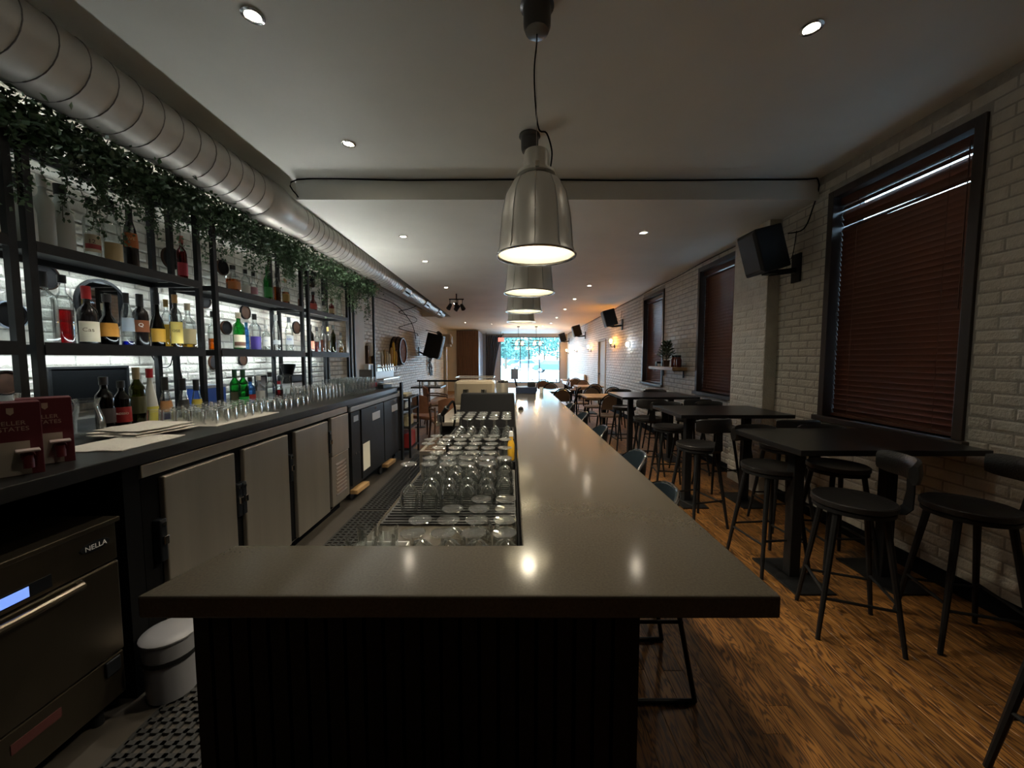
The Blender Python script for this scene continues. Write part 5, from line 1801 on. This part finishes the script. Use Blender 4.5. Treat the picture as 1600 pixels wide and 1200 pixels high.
# ------------------------------------------------------------------ stools with bent backrest
def stool(label, loc, rz, group):
    t = thing('bar_stool', label, 'stool', loc, rz, group)
    zs = .74
    part(t, 'seat', MB().lathe([(0, zs - .018), (.15, zs - .016), (.178, zs - .002), (.185, zs - .006), (.185, zs - .03), (.17, zs - .042), (0, zs - .042)], 28), M_LEATHER, True)
    part(t, 'seat_ring', MB().lathe([(.165, zs - .042), (.178, zs - .042), (.178, zs - .06), (.165, zs - .06), (.165, zs - .042)], 28), M_BLACK, True)
    feet = []
    for k in range(4):
        a = PI / 4 + k * PI / 2
        top = Vector((.145 * math.cos(a), .145 * math.sin(a), zs - .05))
        bot = Vector((.255 * math.cos(a), .255 * math.sin(a), 0.0))
        part(t, 'leg', MB().tube([top, top.lerp(bot, .5), bot], [.017, .0145, .011], 8), M_BLACK, True)
        feet.append((top, bot))
    for k in range(4):
        f = .68 if k % 2 else .64
        p, q = feet[k][0].lerp(feet[k][1], f), feet[(k + 1) % 4][0].lerp(feet[(k + 1) % 4][1], f)
        part(t, 'stretcher', MB().cyl(p, q, .008, n=8), M_BLACK, True)
    # wide bent strap rising behind the seat
    m = MB()
    prof = [(.13, zs - .055), (.20, zs - .05), (.228, zs - .02), (.235, zs + .06), (.232, zs + .17)]
    vs, fs = [], []
    for (y, z), wd in zip(prof, (.045, .048, .045, .035, .035)):
        vs += [(-wd, y, z), (wd, y, z), (wd, y + .006, z), (-wd, y + .006, z)]
    for i in range(len(prof) - 1):
        for a in range(4):
            fs.append((4 * i + a, 4 * i + (a + 1) % 4, 4 * i + 4 + (a + 1) % 4, 4 * i + 4 + a))
    fs += [(3, 2, 1, 0), tuple(4 * (len(prof) - 1) + a for a in range(4))]
    part(t, 'back_strap', m.add(vs, fs), M_BLACK, True)
    # curved backrest pad
    m = MB()
    vs, fs = [], []
    nseg, rad = 12, .25
    sec = [(-.012, -.055), (-.02, 0), (-.012, .055), (.006, .062), (.018, .04), (.02, 0), (.018, -.04), (.006, -.062)]
    ns = len(sec)
    for i in range(nseg + 1):
        a = R(-44) + R(88) * i / nseg
        e = 1 - .25 * abs(2 * i / nseg - 1) ** 6
        for dr, dz in sec:
            r = rad - dr * 1.0
            vs.append((r * math.sin(a), .215 - rad + .02 + r * math.cos(a), zs + .19 + dz * e))
    for i in range(nseg):
        for j in range(ns):
            fs.append((i * ns + j, i * ns + (j + 1) % ns, (i + 1) * ns + (j + 1) % ns, (i + 1) * ns + j))
    fs += [tuple(range(ns)), tuple(reversed(range(nseg * ns, (nseg + 1) * ns)))]
    part(t, 'backrest', m.add(vs, fs), M_LEATHER, True, angle=50)
    return t


GS = 'black stools around the bar-height tables'
S = [
    ((1.87, 2.06), -112, 'black stool turned sideways at the slit-blind table, nearer the bar'),
    ((2.40, 1.97), -108, 'black stool turned sideways at the slit-blind table, nearer the brick wall'),
    ((1.86, 2.72), 6, 'black stool pushed under the slit-blind table from the far side, bar end'),
    ((2.36, 2.74), -4, 'black stool pushed under the slit-blind table from the far side, wall end'),
    ((1.68, 3.42), 195, 'black stool at the pilaster table with its back to the room, bar end'),
    ((2.42, 3.38), 178, 'black stool at the pilaster table with its back to the room, wall end'),
    ((1.80, 4.33), -8, 'black stool tucked behind the pilaster table, bar end'),
    ((2.36, 4.36), 8, 'black stool tucked behind the pilaster table, wall end'),
    ((1.78, 4.98), 172, 'black stool at the shelf table facing the street, bar end'),
    ((2.34, 5.0), 183, 'black stool at the shelf table facing the street, wall end'),
    ((1.80, 6.12), 5, 'black stool on the street side of the shelf table, bar end'),
    ((2.34, 6.14), -6, 'black stool on the street side of the shelf table, wall end'),
    ((1.91, 1.12), -95, 'black stool standing apart by the bare brick short of the tables'),
]
s0 = None
for (x, y), a, lab in S:
    if s0 is None:
        s0 = stool(lab, (x, y, 0), R(a), GS)
    else:
        dup(s0, (x, y, 0), R(a), lab)

# ------------------------------------------------------------------ low-back stools at the bar
M_NAVY = mat('blue_black_vinyl', (.012, .018, .024), .3)


def bar_chair(label, loc, group):
    t = thing('shell_stool', label, 'stool', loc, 0, group)
    zs = .66
    # seat faces -x (the bar); back at +x
    part(t, 'seat', MB().box(-.2, .18, -.19, .19, zs - .05, zs), M_NAVY, bevel=0.02)
    m = MB()
    vs, fs = [], []
    n, k = 10, 6
    for side in (0, 1):
        for i in range(n + 1):
            a = R(-58) + R(116) * i / n
            for j in range(k + 1):
                z = zs + .0 + (.24 - .10 * (abs(a) / R(58)) ** 3) * j / k
                r = .235 + .02 * j / k - side * .022
                vs.append((r * math.cos(a) - .02, r * math.sin(a) * .9, z))
    st = k + 1
    N = (n + 1) * st
    for i in range(n):
        for j in range(k):
            a = i * st + j
            fs.append((a, a + st, a + st + 1, a + 1))
            fs.append((N + a, N + a + 1, N + a + st + 1, N + a + st))
    for i in range(n):
        a = i * st + k
        fs.append((a, a + st, N + a + st, N + a))
        a = i * st
        fs.append((a + st, a, N + a, N + a + st))
    for j in range(k):
        fs.append((j, j + 1, N + j + 1, N + j))
        a = n * st + j
        fs.append((a + 1, a, N + a, N + a + 1))
    part(t, 'backrest', m.add(vs, fs), M_NAVY, True, angle=60)
    rim = [(.245 * math.cos(R(-58) + R(116) * i / 12) - .02, .245 * math.sin(R(-58) + R(116) * i / 12) * .9, zs + .24 - .10 * (abs(R(-58) + R(116) * i / 12) / R(58)) ** 3 + .002) for i in range(13)]
    part(t, 'back_rim', MB().tube(rim, .007, 6), M_CHROME, True)
    for sy in (-1, 1):
        y = sy * .185
        part(t, 'leg', MB().cyl((.15, y * .8, zs - .05), (.26, y, .012), .011, n=8), M_BLACK, True)
        part(t, 'leg', MB().cyl((-.15, y * .8, zs - .05), (-.14, y, .012), .011, n=8), M_BLACK, True)
        part(t, 'floor_runner', MB().cyl((-.14, y, .012), (.26, y, .012), .011, n=8), M_BLACK, True)
        part(t, 'side_brace', MB().cyl((-.145, y * .9, .36), (.205, y * .9, .36), .008, n=8), M_BLACK, True)
        part(t, 'side_brace', MB().cyl((-.145, y * .9, .36), (.17, y * .83, .58), .007, n=8), M_BLACK, True)
    part(t, 'footrest', MB().cyl((-.142, -.18, .2), (-.142, .18, .2), .01, n=8), M_BLACK, True)
    return t


b0 = bar_chair('low-backed stool pushed fully under the near corner of the bar', (.535, 1.76, 0), 'low-backed stools along the bar')
for y, x, lab in ((2.42, .62, 'low-backed blue-black stool at the bar level with the slit-blind table'), (3.36, .61, 'low-backed blue-black stool at the bar level with the pilaster table'),
                  (4.22, .61, 'low-backed blue-black stool at the bar just past the pilaster table'), (5.1, .60, 'low-backed blue-black stool at the far end of the bar')):
    dup(b0, (x, y, 0), 0, lab)

# ------------------------------------------------------------------ dining end: tables and cane chairs
def cane_chair(label, loc, rz, group, seatm=None):
    t = thing('cane_chair', label, 'chair', loc, rz, group)
    zs = .46
    part(t, 'seat', MB().lathe([(0, zs), (.19, zs), (.205, zs - .01), (.205, zs - .035), (0, zs - .035)], 24, sq=2.6), seatm or M_CANE, True)
    hoop = []
    for i in range(21):
        a = PI * i / 20
        hoop.append((.195 * math.cos(a) * (1.0 + .03 * math.sin(a)), .19 + .06 * math.sin(a), .60 + .25 * math.sin(a) ** .8))
    hoop = [(.19, .16, zs - .03)] + hoop + [(-.19, .16, zs - .03)]
    part(t, 'back_hoop', MB().tube(hoop, .013, 8), M_BLACK, True)
    m = MB()
    vs, fs = [], []
    for i in range(9):
        x = -.17 + .34 * i / 8
        zt = .60 + .235 * math.sqrt(max(0, 1 - (x / .19) ** 2))
        vs += [(x, .205, .57), (x, .24, zt), (x, .211, .57), (x, .246, zt)]
    for i in range(8):
        a = i * 4
        fs += [(a, a + 4, a + 5, a + 1), (a + 2, a + 3, a + 7, a + 6), (a + 1, a + 5, a + 7, a + 3), (a, a + 2, a + 6, a + 4)]
    part(t, 'back_panel', m.add(vs, fs), M_CANE)
    for sx, sy in ((1, 1), (1, -1), (-1, 1), (-1, -1)):
        part(t, 'leg', MB().tube([(sx * .16, sy * .15, zs - .03), (sx * .2, sy * .2, 0)], [.017, .012], 8), M_BLACK, True)
    part(t, 'stretcher_ring', MB().tube([(.165 * math.cos(2 * PI * i / 20), .165 * math.sin(2 * PI * i / 20), .25) for i in range(20)], .008, 6, True), M_BLACK, True)
    return t


def dining_table(x0, x1, y0, y1, label, m):
    t = thing('dining_table', label, 'table', ((x0 + x1) / 2, (y0 + y1) / 2, 0), 0, 'dining-height tables at the street end')
    w, d = (x1 - x0) / 2, (y1 - y0) / 2
    part(t, 'table_top', MB().box(-w, w, -d, d, .72, .75), m, bevel=0.004)
    part(t, 'pedestal', MB().cyl((0, 0, .012), (0, 0, .72), .035), M_BLACK, True)
    part(t, 'base_plate', MB().box(-.22, .22, -.22, .22, 0, .012), M_BLACK, bevel=0.003)
    return t


M_TEAL = mat('dark_glossy_table', (.03, .05, .05), .12)
dining_table(1.44, 2.3, 7.35, 8.15, 'light oak dining table past the bar-height tables', M_OAK)
dining_table(1.75, 2.45, 10.2, 10.9, 'light oak dining table below the first warm wall lamp', M_OAK)
dining_table(.72, 1.35, 8.7, 9.5, 'dark glossy dining table in the aisle past the bar', M_TEAL)
dining_table(.55, 1.35, 12.2, 13.0, 'dark glossy dining table toward the street window', M_TEAL)
dining_table(1.75, 2.45, 13.2, 13.9, 'light oak dining table below the middle warm wall lamp', M_OAK)
GCH = 'bentwood chairs at the dining tables'
c0 = cane_chair('bentwood cane chair with its back to the bar-height tables at the oak table', (1.80, 7.12, 0), R(178), GCH)
W_SEAT = mat('white_seat', (.62, .62, .64), .5)
CH = [((1.80, 8.42), 0, 'bentwood cane chair on the street side of the nearer oak table, bar end'), ((2.27, 8.44), -6, 'bentwood cane chair on the street side of the nearer oak table, wall end'),
      ((2.12, 9.95), 176, 'bentwood cane chair at the lamp-lit oak table'), ((2.1, 11.15), 0, 'bentwood cane chair on the street side of the lamp-lit oak table'),
      ((1.05, 8.42), 186, 'bentwood cane chair on the bar side of the aisle table'), ((1.62, 9.1), -90, 'bentwood cane chair at the wall side of the aisle table'),
      ((1.03, 9.8), 3, 'bentwood cane chair on the street side of the aisle table'),
      ((.95, 11.9), 180, 'bentwood cane chair on the bar side of the far glossy table'), ((1.62, 12.6), -92, 'bentwood cane chair at the wall side of the far glossy table'),
      ((2.1, 12.92), 180, 'bentwood cane chair at the farthest oak table')]
for (x, y), a, lab in CH:
    dup(c0, (x, y, 0), R(a), lab)
t = thing('padded_bench', 'pale upholstered bench along the brick wall toward the street window', 'bench', (2.6, 16.3, 0))
part(t, 'seat', MB().box(-.24, .2, -1.7, 1.7, .34, .46), W_SEAT, bevel=0.02)
part(t, 'backrest', MB().box(.14, .22, -1.7, 1.7, .46, .88), W_SEAT, bevel=0.02)
for y in (-1.5, 0, 1.5):
    part(t, 'leg', MB().box(-.18, .12, y - .03, y + .03, 0, .34), M_BLACK)
t = thing('folding_stand', 'thin black stand with hooked top beside the aisle tables', 'stand', (1.28, 7.55, 0))
part(t, 'pole', MB().cyl((0, 0, .02), (0, 0, .72), .014), M_BLACK, True)
part(t, 'blade', MB().bar((-.07, 0, .52), (.02, 0, .88), .03, .05), M_BLACK)
part(t, 'hook', MB().cyl((.02, 0, .88), (.08, 0, .93), .014), M_BLACK, True)
part(t, 'base', MB().lathe([(0, .03), (.05, .03), (.12, .012), (.12, 0), (0, 0)], 20), M_BLACK, True)

# two tan armchairs past the coolers
def armchair(label, loc, rz):
    t = thing('tan_armchair', label, 'chair', loc, rz, 'tan wooden armchairs past the coolers')
    part(t, 'seat', MB().box(-.25, .25, -.25, .25, .40, .46), M_TAN, bevel=0.02)
    m = MB()
    vs, fs = [], []
    for i in range(7):
        a = R(-50) + R(100) * i / 6
        for (z, o) in ((.52, 0), (.70, .02), (.86, .03)):
            for r in (.30, .27):
                vs.append((r * math.sin(a) * .85, .02 + o + r * math.cos(a), z - .05 * (abs(a) / R(50)) ** 2 * (z > .8)))
    for i in range(6):
        for j in range(2):
            a = i * 6 + j * 2
            fs += [(a, a + 2, a + 8, a + 6), (a + 1, a + 7, a + 9, a + 3)]
        fs += [(i * 6 + 4, i * 6 + 5, i * 6 + 11, i * 6 + 10), (i * 6, i * 6 + 6, i * 6 + 7, i * 6 + 1)]
    fs += [(0, 1, 3, 2), (2, 3, 5, 4), (36, 38, 39, 37), (38, 40, 41, 39)]
    part(t, 'backrest', m.add(vs, fs), M_TAN, True, angle=60)
    for sx in (-1, 1):
        part(t, 'arm', MB().tube([(sx * .27, -.22, .62), (sx * .29, .0, .655), (sx * .25, .2, .66)], .018, 8), M_WALNUT, True)
        part(t, 'leg', MB().tube([(sx * .27, -.22, .62), (sx * .25, -.23, .42), (sx * .29, -.27, 0)], [.016, .02, .013], 8), M_WALNUT, True)
        part(t, 'leg', MB().tube([(sx * .24, .21, .70), (sx * .24, .22, .42), (sx * .28, .30, 0)], [.016, .02, .013], 8), M_WALNUT, True)
    return t


ch = armchair('tan armchair beside the rack past the cooler', (-1.10, 6.5, 0), R(200))
dup(ch, (-1.55, 7.1, 0), R(150), 'tan armchair near the brick below the half barrel')
dup(ch, (-1.75, 9.0, 0), R(100), 'tan armchair past the black rail by the brick')
t = thing('side_table', 'low dark table with small white cups by the brick', 'table', (-2.3, 10.6, 0))
part(t, 'table_top', MB().box(-.4, .4, -.4, .4, .70, .74), M_DARKTOP, bevel=0.004)
part(t, 'pedestal', MB().cyl((0, 0, .01), (0, 0, .7), .035), M_BLACK, True)
part(t, 'base_plate', MB().box(-.22, .22, -.22, .22, 0, .012), M_BLACK)
for i in range(3):
    single('paper_cup', MB().lathe([(0, 0), (.03, 0), (.042, .13), (.045, .13), (.0, .128)], 12), M_PLASTICW, 'white cup on the low dark table by the brick', 'cup', 'white cups on the low table', smooth=True, loc=(-2.45 + i * .18, 10.5, .7405))
# black rail
t = thing('queue_rail', 'thin black rail on posts past the armchairs', 'rail', (-1.5, 8.3, 0))
part(t, 'rail', MB().box(-.55, .62, -.02, .02, .995, 1.035), M_BLACK, bevel=0.004)
for x in (-.5, .57):
    part(t, 'post', MB().cyl((x, 0, .01), (x, 0, .995), .012), M_BLACK, True)
    part(t, 'foot', MB().lathe([(0, .02), (.1, .015), (.12, 0), (0, 0)], 18, c=(x, 0, 0)), M_BLACK, True)
# coat rack sculpture and wall unit
m = MB()
rnd = random.Random(4)
for k in range(4):
    pts = [(XL + .06 + .02 * rnd.random(), 13.6 + .25 * math.sin(i * .9 + k), .9 + i * .13) for i in range(9)]
    m.tube(pts, .022, 5)
single('metal_vine', m, M_BLACK, 'twisted dark metal vine sculpture on the brick', 'sculpture')
t = thing('water_heater', 'cream box and pipe on the brick next to the wood-clad closet', 'heater', (-2.62, 15.2, 1.95))
part(t, 'box', MB().box(-.3, .22, -.15, .2, 0, .5), M_CREAM, bevel=0.04)
part(t, 'dial', MB().cyl((.2, -.05, .26), (.27, -.05, .26), .18, .16, n=24), M_CREAM, True)
part(t, 'pipe', MB().cyl((-.02, 0, -1.94), (-.02, 0, 0), .07), M_CREAM, True)
# wood-clad closet
t = thing('clad_closet', 'tall walnut plank closet with grey flank next to the curtain', 'closet', (-2.02, 19.5, 0))
part(t, 'carcass', MB().box(-.5, .49, -1.98, .48, 0, 2.76), M_GREY)
for k in range(9):
    x = -.5 + k * .111
    part(t, 'plank', MB().box(x + .002, x + .109, -2.0, -1.98, 0.01, 2.75), M_WALNUT)
part(t, 'grey_flank', MB().box(.49, .51, -2.0, .48, 0, 2.76), M_GREY)
# curtain
t = thing('curtain', 'dark grey pleated curtain gathered at the street window', 'curtain', (-.90, 19.3, .1))
m = MB()
n, k = 60, 10
vs, fs = [], []
for s in (0, 1):
    for i in range(n + 1):
        u = i / n
        for j in range(k + 1):
            v = j / k
            wd = 1.0 - .62 * (1 - v) ** .7 * (1 if v < .999 else 0)
            x = -.42 + .86 * u * wd
            vs.append((x, .05 * math.sin(u * 14 * PI) + s * .012, 2.55 * v))
st = k + 1
N = (n + 1) * st
for i in range(n):
    for j in range(k):
        a = i * st + j
        fs += [(a, a + st, a + st + 1, a + 1), (N + a, N + a + 1, N + a + st + 1, N + a + st)]
part(t, 'cloth', m.add(vs, fs), M_CURTAIN, True, angle=60)
for x in (-.4, .45):
    part(t, 'rod_bracket', MB().box(x - .01, x + .01, -.01, .01, 2.57, zc(19.3) - .1), M_BLACK)
part(t, 'rod', MB().cyl((-.43, 0, 2.57), (.5, 0, 2.57), .012), M_BLACK, True)
t = thing('exit_sign', 'small red exit sign in front of the street window', 'sign', (at(783, 532, Y=18.6).x, 18.6, 2.30))
part(t, 'box', MB().box(-.15, .15, -.03, .03, 0, .2), M_PLASTICW, bevel=0.005)
part(t, 'face', MB().box(-.14, .14, -.034, -.03, .01, .19), lamp_mat('exit_red', (1, .12, .1), .8))
part(t, 'stem', MB().cyl((0, 0, .2), (0, 0, zc(18.6) - 2.30), .01), M_BLACK)

# ------------------------------------------------------------------ ring pendants by the window
def ring_lamp(x, y, label):
    t = thing('cage_pendant', label, 'pendant lamp', (x, y, zc(y)), 0, 'cage pendants by the street window')
    z = 2.13 - zc(y)
    for dz, r in ((0, .35), (.11, .30), (-.11, .30)):
        part(t, 'hoop', MB().tube([(r * math.cos(2 * PI * i / 28), r * math.sin(2 * PI * i / 28), z + dz) for i in range(28)], .01, 6, True), M_BLACK, True)
    part(t, 'stem', MB().cyl((0, 0, 0), (0, 0, z + .1), .008), M_BLACK)
    part(t, 'canopy', MB().lathe([(0, 0), (.06, 0), (.06, -.03), (0, -.04)], 16), M_BLACK, True)
    for k in range(3):
        a = 2 * PI * k / 3
        part(t, 'bulb', MB().lathe([(0, -.1), (.04, -.07), (.05, 0), (.02, .07), (0, .08)], 12, c=(.16 * math.cos(a), .16 * math.sin(a), z)), lamp_mat('warm_bulb', (1, .55, .18), 9.0), True)
        part(t, 'arm', MB().cyl((0, 0, z + .09), (.16 * math.cos(a), .16 * math.sin(a), z + .07), .008), M_BLACK)
    lamp(t, 'POINT', 'cage_light', (0, 0, z), 18, (1, .6, .25), .1)


ring_lamp(at(810, 540, Y=16.0).x, 16.0, 'warm cage pendant lamp in front of the street window, closet side')
ring_lamp(at(838, 540, Y=16.0).x, 16.0, 'warm cage pendant lamp in front of the street window, brick side')

# ------------------------------------------------------------------ wall lamps
def sconce(y, z, label, e=40.0, col=(1.0, .32, .03), cat='wall lamp'):
    t = thing('sconce_lamp', label, cat, (XR - .008, y, z), 0, 'lamps on the brick wall')
    part(t, 'wall_plate', MB().lathe([(0, -.018), (.05, -.016), (.055, 0)], 18, axis='x'), M_BLACK, True)
    part(t, 'arm', MB().tube(spline([(-.01, 0, 0), (-.07, 0, -.02), (-.11, 0, .0), (-.11, 0, .04)]), .008, 7), M_BLACK, True)
    part(t, 'socket', MB().lathe([(0, .03), (.02, .03), (.022, .07), (.0, .07)], 12, c=(-.11, 0, 0)), M_BLACK, True)
    part(t, 'bulb', MB().lathe([(.014, .07), (.035, .11), (.045, .15), (.035, .19), (0, .205)], 14, c=(-.11, 0, 0)), lamp_mat('edison_bulb', (1, .62, .2), 14.0), True)
    lamp(t, 'POINT', 'wall_lamp_light', (-.12, 0, .14), e, col, .05)
    return t


for px, py, lab in ((961, 541, 'glowing bulb wall lamp between the pale door and the wall shelf'), (924, 548, 'glowing bulb wall lamp just beyond the pale door'),
                    (902, 549, 'glowing bulb wall lamp midway to the street window'), (886, 552, 'glowing bulb wall lamp next to the street window')):
    p = at(px, py, X=XR)
    sconce(min(p.y, 19.3), p.z, lab)
p = at(984, 538, X=XR)
t = thing('night_light', 'small cool white wall light beside the wall shelf window', 'wall light', (XR - .008, p.y, p.z))
part(t, 'base', MB().lathe([(0, -.02), (.06, -.018), (.065, 0)], 18, axis='x'), M_PLASTICW, True)
part(t, 'globe', MB().lathe([(0, -.09), (.04, -.08), (.055, -.05), (.04, -.02)], 16, axis='x'), lamp_mat('cool_globe', (.75, .85, 1), 8.0), True)
lamp(t, 'POINT', 'night_light_glow', (-.12, 0, 0), 2.0, (.75, .85, 1), .05)

# ------------------------------------------------------------------ wall shelf with plant
t = thing('oak_shelf', 'thick pale oak shelf on the brick between two blinds', 'shelf', (XR - .008, 6.75, 1.30))
part(t, 'board', MB().box(-.24, 0, -.52, .58, 0, .055), M_OAK, bevel=0.005)
for y in (-.4, .45):
    part(t, 'bracket', MB().box(-.18, 0, y - .012, y + .012, -.015, 0).box(-.015, 0, y - .012, y + .012, -.12, 0), M_BLACK)
pot = thing('potted_fir', 'small potted fir on the oak wall shelf', 'plant', (2.72, 6.78, 1.356))
part(pot, 'pot', MB().lathe([(0, 0), (.045, 0), (.058, .10), (.062, .10), (.06, .112), (.05, .11), (0, .10)], 16), mat('terracotta_dark', (.10, .06, .045), .7), True)
part(pot, 'trunk', MB().cyl((0, 0, .1), (0, 0, .40), .008, .003), M_STEM, True)
m = MB()
rnd = random.Random(12)
for i in range(44):
    z = .12 + .0072 * i
    a = i * 2.4
    L = .15 * (1 - (z - .13) / .40) + .02
    d = Vector((math.cos(a), math.sin(a), .55)).normalized()
    p0 = Vector((0, 0, z))
    for k in range(14):
        q = p0 + d * L * k / 13
        for s in (-1, 1):
            w = Vector((-math.sin(a), math.cos(a), rnd.uniform(-.4, .6))) * s
            m.add([q, q + (d * .5 + w).normalized() * .034 + Vector((0, 0, .006)), q + (d * .9 + w).normalized() * .034 + Vector((0, 0, -.008))], [(0, 1, 2)])
o = part(pot, 'needles', m, M_LEAF)
o['kind'] = 'stuff'
for i, (y, c, lab) in enumerate(((6.50, (.13, .02, .015), 'dark red jar nearest the fir on the oak wall shelf'), (6.38, (.17, .035, .02), 'red jar in the middle of the oak wall shelf row'), (6.29, (.10, .02, .02), 'dark red jar at the pilaster end of the oak wall shelf'))):
    t = thing('sauce_jar', lab, 'jar', (2.73, y, 1.356), 0, 'red jars on the oak wall shelf')
    part(t, 'body', MB().lathe([(0, 0), (.036, 0), (.04, .01), (.04, .12), (.028, .15), (.026, .17), (0, .17)], 14), mat('jar_%d' % i, c, .2), True)
    part(t, 'lid', MB().lathe([(0, .165), (.03, .165), (.03, .195), (0, .195)], 14), M_BLACK, True)
single('candle_block', MB().box(2.68, 2.76, 7.12, 7.20, 1.356, 1.44), M_BLACK, 'small black block at the window end of the oak wall shelf', 'block', bevel=0.004)
t = thing('tea_light', 'small white votive beside the fir pot', 'candle', (2.68, 7.0, 1.356))
part(t, 'cup', MB().lathe([(0, 0), (.025, 0), (.03, .05), (.028, .05), (.024, .006), (0, .006)], 14), M_PLASTICW, True)
part(t, 'wax', MB().lathe([(0, .03), (.026, .03), (.026, .036), (0, .036)], 14), M_CARD, True)

# ------------------------------------------------------------------ the street
gm = mat('street_concrete', (.36, .37, .37), .8, var=.06, vscale=.4)
o = struct('ground', MB().box(-60, 60, YF + .25, 130, -.25, -.15), gm)
struct('ground', MB().box(XR + .3, 60, -30, YF + .25, -.25, -.15), mat('alley_asphalt', (.16, .16, .16), .85, var=.2, vscale=3))
o['label'] = 'pale sunlit street and car park outside the window'


def car(label, loc, rz, col):
    t = thing('parked_car', label, 'car', loc, rz, 'cars outside the window')
    col = tuple(c * .3 for c in col)
    cm = mat('car_%d%d%d' % tuple(int(c * 99) for c in col), col, .35, .1)
    prof = [(-2.1, .35), (-2.1, .75), (-1.95, .88), (-1.2, .95), (-.75, 1.42), (.75, 1.45), (1.45, .98), (2.0, .88), (2.12, .7), (2.12, .35)]
    n = len(prof)
    m = MB()
    vs = [(x, -.82, z) for x, z in prof] + [(x, .82, z) for x, z in prof]
    m.add(vs, [tuple(range(n)), tuple(reversed(range(n, 2 * n)))] + [(i, n + i, n + (i + 1) % n, (i + 1) % n) for i in range(n)])
    part(t, 'body', m, cm, bevel=0.05)
    gl = mat('car_window', (.03, .06, .07), .1)
    for s in (-1, 1):
        y = s * .83
        part(t, 'side_window', MB().add([(-1.05, y, .98), (1.25, y, .98), (.7, y, 1.38), (-.68, y, 1.36)], [(0, 1, 2, 3)]), gl)
        for x in (-1.35, 1.35):
            w = part(t, 'wheel', MB().cyl((x, s * .62, .33), (x, s * .85, .33), .33, n=20), M_RUBBER, True)
            part(w, 'hubcap', MB().cyl((x, s * .84, .33), (x, s * .86, .33), .19, n=16), M_CHROME, True)
    part(t, 'windscreen', MB().add([(-1.19, -.7, .97), (-1.19, .7, .97), (-.78, .66, 1.40), (-.78, -.66, 1.40)], [(0, 1, 2, 3)]).xform(Matrix.Translation((-.02, 0, .01))), gl)
    part(t, 'rear_window', MB().add([(1.44, -.7, 1.0), (1.44, .7, 1.0), (.80, .66, 1.44), (.80, -.66, 1.44)], [(3, 2, 1, 0)]).xform(Matrix.Translation((.02, 0, .01))), gl)
    return t


for (px, Y, rz, col, lab) in ((864, 44, 165, (.06, .22, .22), 'dark teal car parked nearest the window corner'), (822, 54, 4, (.45, .6, .6), 'pale silver car parked across the street'),
                              (842, 60, 95, (.08, .25, .45), 'blue car nosing out of the car park'), (803, 68, 10, (.12, .3, .32), 'teal car at the back of the car park'), (832, 76, 5, (.6, .55, .55), 'pale car at the back under the trees')):
    car(lab, (at(px, 560, Y=Y).x, Y, -.15), R(rz), col)
M_TREE = mat('tree_leaves', (.035, .12, .10), .7, var=.5, vscale=1.0)


def tree(x, y, h, w, label, seed):
    rnd = random.Random(seed)
    t = thing('street_tree', label, 'tree', (x, y, -.15), 0, 'trees across the street')
    part(t, 'trunk', MB().tube([(0, 0, 0), (.1, 0, h * .3), (0, .1, h * .7)], [.22, .16, .06], 8), M_STEM, True)
    m = MB()
    for i in range(1400):
        a, b = rnd.uniform(0, 2 * PI), math.acos(rnd.uniform(-1, 1))
        r = rnd.random() ** .35
        p = Vector((w * r * math.sin(b) * math.cos(a), w * r * math.sin(b) * math.sin(a), h * .62 + h * .40 * r * math.cos(b)))
        d = Vector((rnd.gauss(0, 1), rnd.gauss(0, 1), rnd.gauss(0, 1))).normalized()
        e = d.orthogonal().normalized()
        s = rnd.uniform(.14, .34)
        m.add([p - d * s, p + e * s * .6, p + d * s, p - e * s * .6], [(0, 1, 2, 3)])
    f = part(t, 'foliage', m, M_TREE)
    f['kind'] = 'stuff'


for i, (px, Y, h, w, lab) in enumerate(((870, 66, 7.5, 3.2, 'tall street tree behind the dark teal car'), (850, 73.5, 8.5, 3.2, 'leafy street tree behind the blue car'), (826, 81, 6.8, 3.4, 'rounded street tree behind the silver car'),
                                        (806, 88.5, 6.5, 3.6, 'low street tree behind the far teal car'), (790, 60, 7.5, 2.0, 'narrow street tree at the curtain edge of the window'))):
    tree(at(px, 560, Y=Y).x, Y, h, w, lab, 30 + i)
t = thing('far_building', 'pale building across the car park', 'building', (-7, 95, -.15))
part(t, 'wall', MB().box(-14, 12, 0, 8, 0, 5.5), mat('far_facade', (.14, .18, .19), .8))
part(t, 'roof', MB().box(-14.3, 12.3, -.3, 8.3, 5.5, 6.0), M_GREY)
for i in range(7):
    part(t, 'window', MB().box(-12 + i * 3.4, -10.2 + i * 3.4, -.06, .05, 1.4, 3.6), mat('car_window', (.03, .06, .07), .1))
t = thing('sidewalk_bench', 'dark bench outside below the street window', 'bench', (1.9, 22.5, -.15))
part(t, 'seat', MB().box(-.8, .8, -.2, .2, .40, .45), M_DARKWOOD)
for x in (-.7, .7):
    part(t, 'leg', MB().box(x - .03, x + .03, -.18, .18, 0, .40), M_BLACK)
